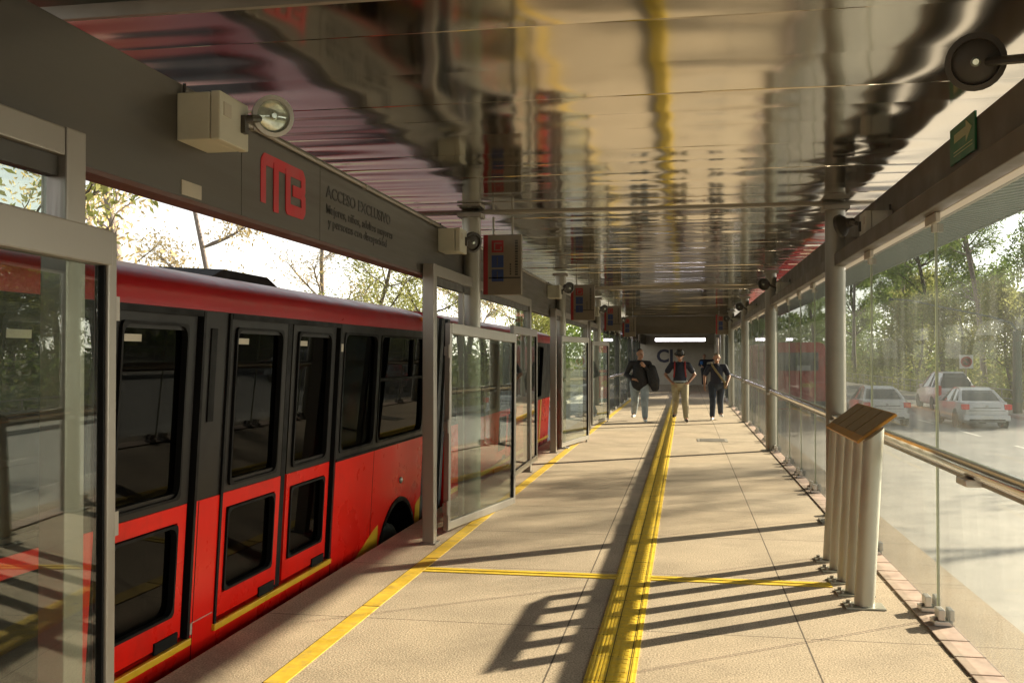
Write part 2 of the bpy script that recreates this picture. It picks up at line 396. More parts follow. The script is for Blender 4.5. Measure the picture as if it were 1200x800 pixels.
# ceiling with wavy polished strips (each strip is a separate sheet edge to edge)
CZ = 3.05
def ceiling_strips(y0, y1, x0, x1, amp=1.):
    lips = []; vs = []; fs = []; y = y0; nx = 44; ny = 9
    wpan = None
    while y < y1 - .05:
        w = R.choice((.34, .4, .45, .5, .62)); w = min(w, y1 - y)
        ph = R.uniform(0, 6.28); ph2 = R.uniform(0, 6.28); A = R.uniform(.0018, .0055) * amp; Bc = R.uniform(-.001, .0028) * amp; k1 = R.uniform(2.2, 3.6); tl = R.uniform(-.0012, .0012) * amp
        i0 = len(vs)
        if i0:   # small folded lip between neighbouring strips
            for i in range(nx): a = i0 - (nx + 1) + i; fs.append((a, i0 + i, i0 + i + 1, a + 1)); lips.append(len(fs) - 1)
        for j in range(ny + 1):
            t = 2 * j / ny - 1
            for i in range(nx + 1):
                x = x0 + (x1 - x0) * i / nx
                e = max(0, 1 - (x - x0) / 1.1)
                h = A * math.sin(k1 * x + ph) * math.sin(t * 2.75) * .52 + Bc * t * t * (1 + .5 * math.sin(1.7 * x + ph2)) + tl * t + .003 * amp * e * math.sin(6 * t + ph)
                vs.append((x, y + .003 + (w - .006) * j / ny, CZ + h))
        for j in range(ny):
            for i in range(nx): a = i0 + j * (nx + 1) + i; fs.append((a, a + nx + 1, a + nx + 2, a + 1))
        y += w
    me = bpy.data.meshes.new('ceiling'); me.from_pydata(vs, [], fs); me.materials.append(M['ceil'])
    me.polygons.foreach_set('use_smooth', [True] * len(me.polygons))
    me.update()
    bm = bmesh.new(); bm.from_mesh(me); bm.faces.ensure_lookup_table()
    for k in lips:
        for e in bm.faces[k].edges: e.smooth = False
    bm.to_mesh(me); bm.free()
    ob = bpy.data.objects.new('ceiling', me); COL.objects.link(ob); ob['kind'] = 'structure'
ceiling_strips(3.86, 9.74, -2.98, 1.85)
ceiling_strips(9.82, 20.86, -2.98, 1.85, 1.15)
ceiling_strips(20.94, YEND, -2.98, 1.85, 1.)
b = MB(); b.box(-3.0, 1.85, 9.742, 9.818, 3.03, 3.08); b.box(-3.0, 1.85, 20.862, 20.938, 3.0, 3.08); b.box(-3., 1.74, 3.83, 3.858, 3.04, 3.1); struct('ceiling_joint', b, M['aludark'])
b = MB(); b.box(-3.1, 1.9, -8, YEND + 1, 3.2, 3.3); b.prism([(1.9, 3.2), (4.25, 3.55), (4.25, 3.59), (1.9, 3.3)], lambda u, w, tt: (u, tt, w), -8, 46); struct('roof', b, M['rooftop'])
b = MB(); b.box(-3.0, 1.74, -8, 3.82, 3.15, 3.195); struct('ceiling_recess', b, M['dark'])  # near-black sheet: the shade of the unlit gap is put into its colour
# eave soffit, corrugated, right side
b = MB(); y = -7.9
SX0, SX1, SA, SB = 1.86, 4.2, 3.06, 3.44
while y < 46:
    for (a, c, ha, hc) in ((0, .13, 0, 0), (.13, .16, 0, .05), (.16, .25, .05, .05), (.25, .28, .05, 0)):
        b.face([(SX0, y + a, SA + ha), (SX1, y + a, SB + ha), (SX1, y + c, SB + hc), (SX0, y + c, SA + hc)])
    y += .28
struct('soffit', b, M['soffit'])
b = MB(); b.box(4.202, 4.25, -8, 46, 3.435, 3.545); struct('eave_fascia', b, M['soffit'])

# beams
def beam(name, label, mb, m, o): return tag(mb.build(name, m, origin=o), label, 'beam')
t = thing('cladding_beam', 'long brushed steel beam above the bus doors carrying red logo and lettering', 'beam', (-2.24, 4, 2.5)); o = (-2.24, 4, 2.5)
b = MB(); ys = [-3, 4.62, 5.7, 9.62]
for y0, y1 in zip(ys, ys[1:]): b.box(-2.30, -2.2, y0 + .002, y1 - .002, 2.29, 2.79, .004)
y = 9.62
while y < 54: b.box(-2.30, -2.2, y + .002, y + 3.598, 2.25, 2.79, .004); y += 3.6
b.build('cladding', M['beam'], t, o)
b = MB(); b.box(-2.305, -2.195, -3, 9.6, 2.268, 2.288); b.build('lip', M['beamlip'], t, o)
# logo
Y0, Y1, Z0, Z1 = 4.84, 5.46, 2.375, 2.665
b = MB(); hh = [.003]
def stroke(pts, w=.064):
    for k, (p, q) in enumerate(zip(pts, pts[1:])):
        d = (Vector(q) - Vector(p)).normalized() * w / 2; nx, nz = -d.y, d.x; hh[0] += .00012
        b.prism([(p[0] + nx, p[1] + nz), (p[0] - nx, p[1] - nz), (q[0] - nx, q[1] - nz), (q[0] + nx, q[1] + nz)], lambda u, w_, h: (-2.2 + h, Y0 + u, Z0 + w_), .001, hh[0])
        if k: hh[0] += .00012; b.prism([(p[0] + w / 2 * math.cos(a * PI / 8), p[1] + w / 2 * math.sin(a * PI / 8)) for a in range(16)], lambda u, w_, h: (-2.2 + h, Y0 + u, Z0 + w_), .001, hh[0])
stroke([(.035, .02), (.035, .235), (.055, .256), (.565, .256), (.585, .235), (.585, .175), (.56, .148), (.43, .148)])
stroke([(.56, .148), (.585, .12), (.585, .055), (.565, .034), (.36, .034), (.36, .256)]); stroke([(.196, -.01), (.196, .256)])
b.build('logo', M['logo'], t, o)
text('lettering', 'ACCESO EXCLUSIVO', .105, (-2.199, 5.80, 2.575), (0, 1, 0), (0, 0, 1), M['ink'], t, o, width=1.36, bold=.0015)
text('lettering', 'Mujeres, ni\u00f1os, adultos mayores', .082, (-2.199, 5.80, 2.475), (0, 1, 0), (0, 0, 1), M['ink'], t, o, width=1.40, bold=.001)
text('lettering', 'y personas con discapacidad', .082, (-2.199, 5.84, 2.395), (0, 1, 0), (0, 0, 1), M['ink'], t, o, width=1.22, bold=.001)
b = MB(); b.box(-2.2, -2.196, 4.02, 4.2, 2.30, 2.365); b.build('sticker', M['label'], t, o)
b = MB(); b.box(1.62, 1.64, -3, 46, 2.57, 2.93, .004); beam('fascia_beam', 'brown painted fascia beam above the right glass wall', b, M['fascia'], (1.66, 4, 2.77))
t = thing('glazing_track', 'square pale steel track holding the tops of the right glass panels', 'track', (1.46, 4, 2.5)); o = (1.46, 4, 2.5)
b = MB(); b.box(1.40, 1.5, -3, 46, 2.44, 2.56, .008); b.build('tube', M['fascia'], t, o)
b = MB(); b.box(1.502, 1.60, -3, 46, 2.44, 2.52, .006); b.build('lip', M['track'], t, o)  # cream strip: reflected light on the track's outer underside, put into the colour

# columns
def column_mb(o, ztop=3.03):
    b = MB(); b.cyl((0, 0, .015), (0, 0, ztop), .095, n=24); return b
t0 = thing('steel_column', 'x', 'column', (1.42, 9.8, 0), 0, 'round columns of the station')
column_mb(0).build('shaft', M['column'], t0, smooth=True)
b = MB(); b.box(-.15, .15, -.15, .15, .0, .014, .002); b.build('base_plate', M['aludark'], t0)
b = MB(); b.box(-.12, .12, -.12, .12, 2.98, 3.02); b.box(-.02, .22, -.03, .03, 2.62, 2.72); b.build('bracket', M['aludark'], t0)
ys = [9.8, 17., 24.2, 31.4, 38.6, 45.8]
for i, y in enumerate(ys):
    lab = ['round grey column rising behind the tactile map poles, right glass wall',
           'second round column along the right glass wall, beside the red bus rear', 'third round column along the right glass wall', 'fourth round column along the right glass wall',
           'fifth round column along the right glass wall', 'farthest round column along the right glass wall'][i]
    if i == 0: t0['label'] = lab
    else: dup(t0, (1.42, y, 0), label=lab)
for i, y in enumerate(ys):
    lab = ['round grey column behind the first open glass door on the bus side', 'second round column on the bus side, beside the second hanging sign', 'third round column on the bus side',
           'fourth round column on the bus side', 'fifth round column on the bus side', 'farthest round column on the bus side'][i]
    dup(t0, (-2.13, y - .1, 0), rz=PI, label=lab)

# right glass wall
seams = [2.2, 4.25, 6.3, 8.4, 10.1, 11.97, 13.4, 14.85, 16.75]
while seams[-1] < 44: seams.append(seams[-1] + 2.1)
def glass_panel(x, y0, y1, z0, z1, label, group, side=1):
    t = thing('glass_panel', label, 'glass panel', (x, y0, 0), 0, group); o = (x, y0, 0)
    b = MB(); b.box(x - .006, x + .006, y0 + .012, y1 - .012, z0, z1); 
    ob = b.build('pane', [M['glass'] , M['glassedge']], t, o)
    for p in ob.data.polygons:
        if abs(p.normal.y) > .9: p.material_index = 1
    for yy in (y0 + .1, y1 - .22):
        b = MB(); b.box(x - .075, x + .03, yy, yy + .12, .012, .04, .004); b.box(x - .05, x - .012, yy + .01, yy + .11, .04, .105, .006); b.box(x + .012, x + .04, yy + .01, yy + .11, .04, .105, .006)
        b.cyl((x - .062, yy + .06, .04), (x - .062, yy + .06, .055), .012, n=8)
        b.build('foot_clamp', M['clamp'], t, o, smooth=False)
    b = MB(); b.box(x - .035, x - .0065, y1 - .14, y1 + .13, z1 - .02, z1 + .038, .004); b.box(x - .03, x + .03, y1 - .05, y1 - .01, z1 - .07, z1 - .022); b.build('patch_fitting', M['track'], t, o)
    return t
NM = len(seams) - 1
for i in range(NM):
    lab = '%s clear glass panel of the right wall counting from the near end' % (ORD[i] if i < 20 else 'far')
    if i == NM - 1: lab = 'farthest clear glass panel of the right wall'
    glass_panel(1.5, seams[i], seams[i + 1], .05, 2.40, lab, 'glass panels of the right wall')
t = thing('handrail', 'shiny steel handrail running along the inside of the right glass wall', 'handrail', (1.40, 3, 0)); o = (1.40, 3, 0)
b = MB(); b.cyl((1.40, -1, 1.022), (1.40, 45.8, 1.022), .042, n=16); b.build('tube', M['rail'], t, o, smooth=True)
b = MB(); b.box(1.42, 1.475, -1, 45.8, .945, .978, .006); b.build('lower_rail', M['aludark'], t, o)
for y in ys + [5.2]:
    b = MB(); b.box(1.345, 1.445, y - .09, y + .09, .942, .98, .008); b.build('bracket', M['clamp'], t, o)

# tactile map on its five poles
t = thing('tactile_map', 'tilted brown tactile map plate on five leaning steel poles', 'map stand', (1.12, 7.2, 0)); o = (1.12, 7.2, 0)
MLO = Vector((1.085, 0, 1.023)); MNR = Vector((-.18, 0, .24)).normalized()
for k, y in enumerate((6.52, 6.87, 7.22, 7.6, 7.95)):
    b = MB(); b.cyl((1.11, y, .012), (1.168, y, 1.022), .062, n=22)
    axd = Vector((.058, 0, 1.01)).normalized()          # tops cut to the slope of the plate
    for q in range(22, 44):
        v = Vector(b.v[q]); b.v[q] = tuple(v + axd * ((MLO - v).dot(MNR) / axd.dot(MNR)))
    pl = b.build('pole', M['pole'], t, o, smooth=True)
    b = MB(); b.box(.99, 1.23, y - .085, y + .085, .0, .011, .003); b.build('foot_plate', M['pole'], pl, o)
    for q in (-.05, .05): b = MB(); b.cyl((1.02, y + q, .011), (1.02, y + q, .03), .014, n=8); b.build('bolt', M['aludark'], pl, o)
lo, hi = Vector((1.085, 0, 1.025)), Vector((1.325, 0, 1.205)); ax = (hi - lo).normalized(); nr = Vector((-ax.z, 0, ax.x))
def pp(u, y, h): return lo + ax * u + Vector((0, y, 0)) + nr * h
Lp = (hi - lo).length
def slab(mb, u0, u1, y0, y1, h0, h1):
    vs = [pp(u, y, h) for u in (u0, u1) for y in (y0, y1) for h in (h0, h1)]
    mb.mesh(vs, [(0, 1, 3, 2), (4, 6, 7, 5), (0, 4, 5, 1), (2, 3, 7, 6), (0, 2, 6, 4), (1, 5, 7, 3)])
b = MB(); slab(b, 0, Lp, 6.56, 7.96, 0, .018); b.build('plate', M['orange'], t, o)
b = MB()
for k in range(4): y0 = 6.585 + k * .345; slab(b, .055, Lp - .012, y0, y0 + .315, .018, .023)
b.build('relief_panel', M['brail'], t, o)

# ------------------------------------------------------------------ doors on the bus side
def door_leaf(label, p0, p1, z0, z1, sag=0., rail=.075, group='glass doors on the bus side'):
    p0, p1 = Vector(p0), Vector(p1); d = p1 - p0; L = d.length
    t = thing('glass_door', label, 'door', (p0.x, p0.y, 0), math.atan2(d.y, d.x), group); t.rotation_euler[1] = sag
    s = .055
    b = MB(); b.box(0, s, -.025, .025, z0, z1, .005); b.box(L - s, L, -.025, .025, z0, z1, .005)
    b.box(s, L - s, -.024, .024, z0, z0 + rail, .005); b.box(s - .02, L - s + .02, -.03, .03, z1 - rail * 1.25, z1 + .004, .006)
    b.build('frame', M['alu'], t)
    b = MB(); b.box(s - .01, L - s + .01, -.005, .005, z0 + rail - .01, z1 - rail * 1.25 + .01); b.build('pane', M['doorglass'], t)
    b = MB()
    for q in (0,): b.box(s, s + .012, -.015, .015, z0 + rail, z1 - rail * 1.25); b.box(L - s - .012, L - s, -.015, .015, z0 + rail, z1 - rail * 1.25)
    b.build('gasket', M['rubber'], t)
    for z in (z0 + .2, (z0 + z1) / 2, z1 - .25):
        b = MB(); b.cyl((-.02, -.02, z - .06), (-.02, -.02, z + .06), .016, n=10); b.box(-.03, .0, -.02, .02, z - .04, z + .04); b.build('hinge', M['aludark'], t)
    b = MB(); b.cyl((L - .1, 0, .012), (L - .1, 0, z0 + .01), .012, n=8); b.box(L - .13, L - .07, -.02, .02, .002, .016); b.build('floor_bolt', M['aludark'], t)
    return t
door_leaf('open glass door swung into the platform beside the rear of the bus', (-2.09, 8.46), (-1.84, 10.5), .045, 1.88, math.radians(1.6))
door_leaf('narrow glass door leaf standing just behind the first open door', (-2.13, 14.05), (-2.1, 11.9), .09, 1.96)
door_leaf('second bay open glass door swung into the platform', (-2.08, 16.5), (-1.79, 18.3), .045, 1.93)
door_leaf('narrow glass door leaf closing the far end of the second bay', (-2.12, 21.6), (-1.95, 20.2), .06, 1.94)
door_leaf('near glass door leaf at the left edge of the picture', (-1.885, 2.98), (-1.72, .95), .06, 1.99, rail=.09)
door_leaf('third bay open glass door far down the bus side', (-2.08, 22.1), (-1.84, 23.8), .05, 1.93)
def portal(label, ya, yb, zt=2.37, xa=-2.14):
    t = thing('door_frame', label, 'door frame', (xa, ya, 0), 0, 'steel door frames on the bus side'); o = (xa, ya, 0)
    for y in (ya, yb):
        b = MB(); b.box(xa - .05, xa + .05, y - .055, y + .055, .0, zt, .006); b.box(xa - .07, xa + .07, y - .075, y + .075, .0, .012); b.build('post', M['aludark'] if y == -99 else M['alu'], t, o)
    b = MB(); b.box(xa - .045, xa + .045, ya + .056, yb - .056, zt - .1, zt - .002, .006); h = b.build('header', M['alu'], t, o)
    b = MB(); b.box(xa - .03, xa + .02, ya + .06, yb - .06, zt - .17, zt - .102); b.build('guide_channel', M['lampdark'], h, o)
    b = MB(); b.box(xa - .004, xa + .004, yb - .99, yb - .1, 1.97, zt - .175); b.build('transom_glass', M['doorglass'], t, o)
    return t
portal('near steel door frame at the left edge with its post by the bus doors', -2.4, 3.1)
portal('steel door frame between the bus rear and the first hanging sign', 8.1, 13.35)
portal('second steel door frame along the bus side', 16.05, 21.3)
portal('third steel door frame far down the bus side', 22.0, 24.0)
# extra stile and far left glass wall
b = MB(); b.box(-2.17, -2.12, 9.28, 9.34, 0, 2.26, .004); tag(b.build('stile', M['alu'], origin=(-2.15, 9.31, 0)), 'slim upright stile behind the first open glass door', 'post')
b = MB(); b.box(-2.22, -2.10, 3.36, 3.40, 1.2, 1.3); 
sl = [24.9 + 2.1 * k for k in range(11)]
for i in range(10):
    glass_panel(-2.05, sl[i], sl[i + 1], .05, 2.30, '%s clear glass panel of the far left wall, beyond the doors' % ORD[i], 'glass panels of the far left wall')
t = thing('handrail', 'short steel handrail on the far left glass wall', 'handrail', (-1.95, 25, 0)); o = (-1.95, 25, 0)
b = MB(); b.cyl((-1.95, 24.9, 1.045), (-1.95, 45.8, 1.045), .042, n=12); b.build('tube', M['rail'], t, o, smooth=True)
for y in (27, 31, 35, 39, 43):
    b = MB(); b.box(-2.03, -1.93, y - .05, y + .05, .96, 1.003); b.build('bracket', M['clamp'], t, o)

# ------------------------------------------------------------------ lamps on boxes
def em_lamp(label, xw, y, side, head, facing, dark=False, r=.098):
    """box on beam face x=xw sticking out by side*.24, spot lamp on an arm"""
    t = thing('emergency_lamp', label, 'emergency lamp', (xw, y, 2.63), 0, 'battery lamps on the beams'); o = (xw, y, 2.63)
    x1 = xw + side * .205
    b = MB(); b.box(xw, x1 - side * .05, y - .14, y + .14, 2.53, 2.74, .006); b.build('battery_box', M['boxgrey'], t, o)
    b = MB(); b.box(x1 - side * .046, x1, y - .143, y + .143, 2.527, 2.743, .008); b.build('cover', M['boxgrey'], t, o)
    b = MB(); b.tube([(xw + side * .012, y - .1, 2.74), (xw + side * .014, y - .1, 2.79)], .008, 6); b.build('cable', M['lampdark'], t, o); b = MB(); b.box(x1, x1 + side * .004, y - .11, y - .04, 2.64, 2.70); b.build('label', M['label'], t, o)
    h = Vector(head); fz = Vector(facing).normalized()
    b = MB(); b.box(x1, x1 + side * .02, y + .06, y + .1, 2.60, 2.68); b.tube([(x1, y + .08, 2.66), (x1 + side * .03, y + .09, 2.67), h - fz * .09], .018, 8)
    b.cyl(h - fz * .12, h - fz * .06, .035, .05, 12); b.build('arm', M['lampdark'], t, o, smooth=True)
    b = MB(); b.lathe([(.045, -.07), (r * .8, -.035), (r, -.01), (r, .02), (r * .8, .024), (r * .76, .005), (r * .5, -.01)], h, fz, 24)
    hd = b.build('lamp_head', M['lampdark'] if dark else M['ringgrey'], t, o, smooth=True, angle=30)
    b = MB(); b.lathe([(r * .78, .004), (r * .6, .014), (r * .2, .02)], h, fz, 20); b.build('lens', M['lampdark'] if dark else M['lens'], hd, o, smooth=True)
    b = MB(); b.lathe([(.02, .02), (.012, .034)], h, fz, 10); b.build('bulb', M['lens'], hd, o)
    return t
em_lamp('beige battery box lamp with round spot above the red logo', -2.2, 4.12, 1, (-1.92, 4.36, 2.715), (.75, -.95, -.1))
em_lamp('dark round spot lamp at the top right corner', 1.5, 3.75, -1, (1.155, 4.2, 2.765), (-.25, -1, -.25), True, .115)
em_lamp('box lamp at the end of the lettered beam, left', -2.2, 8.75, 1, (-1.98, 9.05, 2.66), (.7, -.7, -.3), True)
em_lamp('box lamp on the right beam near the first column', 1.62, 8.3, -1, (1.34, 8.9, 2.72), (-.8, .6, -.2), True)
for i, y in enumerate((15.9, 23.1, 30.3)):
    em_lamp('%s dark box lamp down the bus side beam' % ('third', 'fourth', 'fifth')[i], -2.2, y, 1, (-1.9, y + .3, 2.72), (.7, -.7, -.3), True)
    em_lamp('%s dark box lamp along the right beam' % ('third', 'fourth', 'fifth')[i], 1.62, y, -1, (1.25, y + .3, 2.74), (-.6, -.8, -.2), True)

def conduit(label, x, z, y0, y1, wall):
    b = MB(); b.cyl((x, y0, z), (x, y1, z), .012, n=8)
    y = y0 + .4
    while y < y1: b.box(min(x, wall), max(x, wall) + (.014 if wall < x else 0) - (0 if wall < x else .0), y, y + .03, z - .016, z + .016); y += 1.8
    tag(b.build('conduit', M['aludark'], origin=(x, y0, z)), label, 'conduit')
conduit('thin grey cable conduit along the top of the lettered beam', -2.183, 2.755, 4.3, 30, -2.199)
conduit('thin grey cable conduit along the right fascia beam', 1.605, 2.66, 3.5, 30, 1.619)

# ------------------------------------------------------------------ hanging signs
def sign(label, x0, x1, y, z0=2.22, z1=2.84, first=False):
    t = thing('hanging_sign', label, 'sign', ((x0 + x1) / 2, y, z0), 0, 'station signs hung from the ceiling'); o = ((x0 + x1) / 2, y, z0)
    b = MB(); b.box(x0, x1, y, y + .09, z0, z1, .006); b.build('panel', M['signface'], t, o)
    w = x1 - x0; s = .002
    b = MB(); b.box(x0 + .003, x0 + .05, y - s, y + .04, z0 + .003, z1 - .003); b.build('red_edge', M['signred'], t, o)
    g = lambda u, ww, d: (x0 + u, y - d, z1 - ww)
    q = .125
    b = MB(); b.box(x0 + .09, x0 + .09 + q, y - s, y, z1 - .06 - q, z1 - .06); b.build('pictogram', M['signred'], t, o)
    b = MB(); b.box(x0 + .115, x0 + .195, y - 2 * s, y - s, z1 - .095, z1 - .085); b.box(x0 + .115, x0 + .127, y - 2 * s, y - s, z1 - .155, z1 - .095); b.box(x0 + .115, x0 + .195, y - 2 * s, y - s, z1 - .165, z1 - .155)
    b.box(x0 + .185, x0 + .195, y - 2 * s, y - s, z1 - .155, z1 - .125); b.build('pictogram', M['signface'], t, o)
    for k in range(2):
        zz = z1 - .215 - k * .145
        b = MB(); b.box(x0 + .09, x0 + .09 + q, y - s, y, zz - q, zz); b.build('pictogram', M['signblue'], t, o)
        b = MB(); b.box(x0 + .145, x0 + .155, y - 2 * s, y - s, zz - q + .02, zz - .02); b.build('pictogram', M['beam'], t, o)
    b = MB(); zz = z1 - .06
    while zz > z0 + .2:
        h = R.uniform(.012, .024); b.box(x0 + .335, x0 + .365, y - s, y, zz - h, zz); zz -= h + .008
    zz = z1 - .3
    while zz > z0 + .2:
        h = R.uniform(.01, .02); b.box(x0 + .28, x0 + .295, y - s, y, zz - h, zz); zz -= h + .008
    b.box(x0 + .06, x1 - .01, y - s, y, z0 + .165, z0 + .18); b.build('lettering', M['ink'], t, o)
    b = MB(); b.cyl((x0 + .1, y + .045, z1), (x0 + .1, y + .045, CZ - .02), .012, n=8); b.cyl((x1 - .1, y + .045, z1), (x1 - .1, y + .045, CZ - .02), .012, n=8); b.build('hanger', M['aludark'], t, o)
sign('hanging sign with red edge and red and blue squares by the first left column', -2.06, -1.66, 9.95)
sign('second hanging sign along the bus side', -1.98, -1.56, 17.15)
sign('third hanging sign along the bus side', -1.98, -1.56, 24.4)
sign('fourth hanging sign along the bus side', -1.98, -1.56, 31.6)
sign('hanging sign with squares on the right side of the passage', .95, 1.5, 31.6, 2.28, 2.9)
t = thing('exit_sign', 'small green arrow exit sign on the right fascia beam', 'sign', (1.62, 6.13, 2.78)); o = (1.62, 6.13, 2.78)
b = MB(); b.box(1.606, 1.619, 5.87, 6.39, 2.745, 2.965, .002); b.build('panel', M['signgreen'], t, o)
g = lambda u, w, d: (1.606 - d, 6.34 - u, 2.765 + w)
b = MB(); b.prism([(.05, .10), (.3, .10), (.3, .06), (.42, .125), (.3, .185), (.3, .15), (.05, .15)], g, 0, .002); b.build('arrow', M['signarrow'], t, o)
b = MB(); b.prism([(.04, .02), (.43, .02), (.43, .026), (.04, .026)], g, 0, .002); b.prism([(.04, .04), (.43, .04), (.43, .046), (.04, .046)], g, 0, .002); b.build('line', M['signarrow'], t, o)

# ------------------------------------------------------------------ far end
b = MB(); b.box(-2.15, 1.6, 35.9, 36.0, 2.4, 3.035, .004); tag(b.build('bulkhead', M['fascia'], origin=(0, 36, 2.5)), 'dark bulkhead across the passage just above the lit tube', 'beam')
t = thing('end_wall', 'plaster wall closing the far end with big navy letters CI', 'wall', (0, YEND, 0)); o = (0, YEND, 0)
b = MB(); b.box(-3, 2.2, YEND, YEND + .2, 0, 3.04); b.build('plaster', M['wall'], t, o)
text('lettering', 'CI', 1.0, (-1.6, YEND - .004, 1.28), (1, 0, 0), (0, 0, 1), M['navyletter'], t, o, ext=.004, bold=.03)
for x, w, l in ((1.75, .15, 'solid side wall at the far right end of the passage'),):
    b = MB(); b.box(x, x + w, 46.2, YEND - .01, 0, 3.03); tag(b.build('side_wall', M['wall'], origin=(x, 50, 0)), l, 'wall')
t = thing('tube_light', 'long lit fluorescent tube hanging across the far end', 'lamp', (-.2, 40, 2.3)); o = (-.2, 40, 2.3)
b = MB(); b.box(-1.2, .8, 39.95, 40.05, 2.315, 2.36, .004); b.build('housing', M['aludark'], t, o)
b = MB(); b.box(-1.19, .79, 39.94, 40.06, 2.2, 2.314, .03); b.build('diffuser', M['tube'], t, o)
b = MB()
for x in (-1.0, -.1, .6): b.cyl((x, 40, 2.36), (x, 40, 3.04), .008, n=6)
b.build('hanger', M['aludark'], t, o)

# ------------------------------------------------------------------ the red articulated bus
BX = -2.68
def wall_cells(mb, y0, y1, z0, z1, holes, x0, x1):
    Ys = sorted({y0, y1, *[min(max(h[0], y0), y1) for h in holes], *[min(max(h[1], y0), y1) for h in holes]})
    Zs = sorted({z0, z1, *[min(max(h[2], z0), z1) for h in holes], *[min(max(h[3], z0), z1) for h in holes]})
    for a, c in zip(Ys, Ys[1:]):
        run = None
        for p, q in zip(Zs, Zs[1:]):
            my, mz = (a + c) / 2, (p + q) / 2
            if any(h[0] < my < h[1] and h[2] < mz < h[3] for h in holes):
                if run: mb.box(x0, x1, a, c, run[0], run[1]); run = None
            else: run = (run[0], q) if run else (p, q)
        if run: mb.box(x0, x1, a, c, run[0], run[1])
def rring(mb, y0, y1, z0, z1, r, w, x0, x1, flat_outer=True):
    """rounded ring in plane x: inner loop rounded, outer loop larger by w"""
    def loop(e, rr):
        pts = []
        for cy, cz, a0 in ((y1 + e - rr, z1 + e - rr, 0), (y0 - e + rr, z1 + e - rr, PI / 2), (y0 - e + rr, z0 - e + rr, PI), (y1 + e - rr, z0 - e + rr, 1.5 * PI)):
            for k in range(6): a = a0 + PI / 2 * k / 5; pts.append((cy + rr * math.cos(a), cz + rr * math.sin(a)))
        return pts
    I, O = loop(0, r), loop(w, max(.004, r * .5)); n = len(I)
    vs = [(x1, *p) for p in I] + [(x1, *p) for p in O] + [(x0, *p) for p in I] + [(x0, *p) for p in O]; fs = []
    for k in range(n):
        j = (k + 1) % n; fs += [(k, j, n + j, n + k), (k, 2 * n + k, 2 * n + j, j), (n + k, n + j, 3 * n + j, 3 * n + k), (2 * n + k, 3 * n + k, 3 * n + j, 2 * n + j)]
    mb.mesh(vs, fs)
def bus_window(parent, o, y0, y1, z0, z1, bar=None, x=BX, handle=False):
    s = 1
    b = MB(); rring(b, y0 + .022, y1 - .022, z0 + .022, z1 - .022, .08, .018, x - .02, x + .008)
    if bar: b.box(x - .018, x + .004, y0 + .03, y1 - .03, bar - .012, bar + .012); b.box(x - .018, x + .002, (y0 + y1) / 2 + .3, (y0 + y1) / 2 + .33, bar, z1 - .03)
    fr = b.build('window', M['rubber'], parent, o)
    b = MB(); b.box(x - .03, x - .022, y0, y1, z0, z1); b.build('pane', M['busglass'], fr, o)
def bus_door(parent, o, y0, y1, zt=1.80, zb=.05, x=BX - .014):
    b = MB()
    zm = .79
    uy0, uy1 = y0 + .09, y1 - .12; lz0, lz1 = .22, .68
    wall_cells(b, y0, y1, zm, zt, [(uy0 - .02, uy1 + .02, .86, 1.72)], x - .03, x); up = b.build('door', M['black'], parent, o)
    b = MB(); wall_cells(b, y0 + .01, y1 - .01, zb + .02, zm - .002, [(uy0 - .02, uy1 + .02, lz0 - .02, lz1 + .02)], x - .03, x + .002)
    b.build('lower_panel', M['red'], up, o)
    for (a, c) in ((.84, 1.74), (lz0, lz1)):
        b = MB(); rring(b, uy0, uy1, a, c,   .06, .015, x - .02, x + .014); b.build('window_seal', M['rubber'], up, o)
        b = MB(); b.box(x - .026, x - .02, uy0 - .02, uy1 + .02, a - .02, c + .02); b.build('pane', M['busglass'], up, o)
    b = MB(); b.box(uy1 and x + .002, x + .012, y1 - .28, y1 - .05, zb - .0, zb + .06); b.build('step_notch', M['rubber'], up, o)
    b = MB(); b.box(x - .019, x - .0195 + .004, uy0 + .05, uy0 + .2, 1.655, 1.69); b.build('sticker', M['label'], up, o)
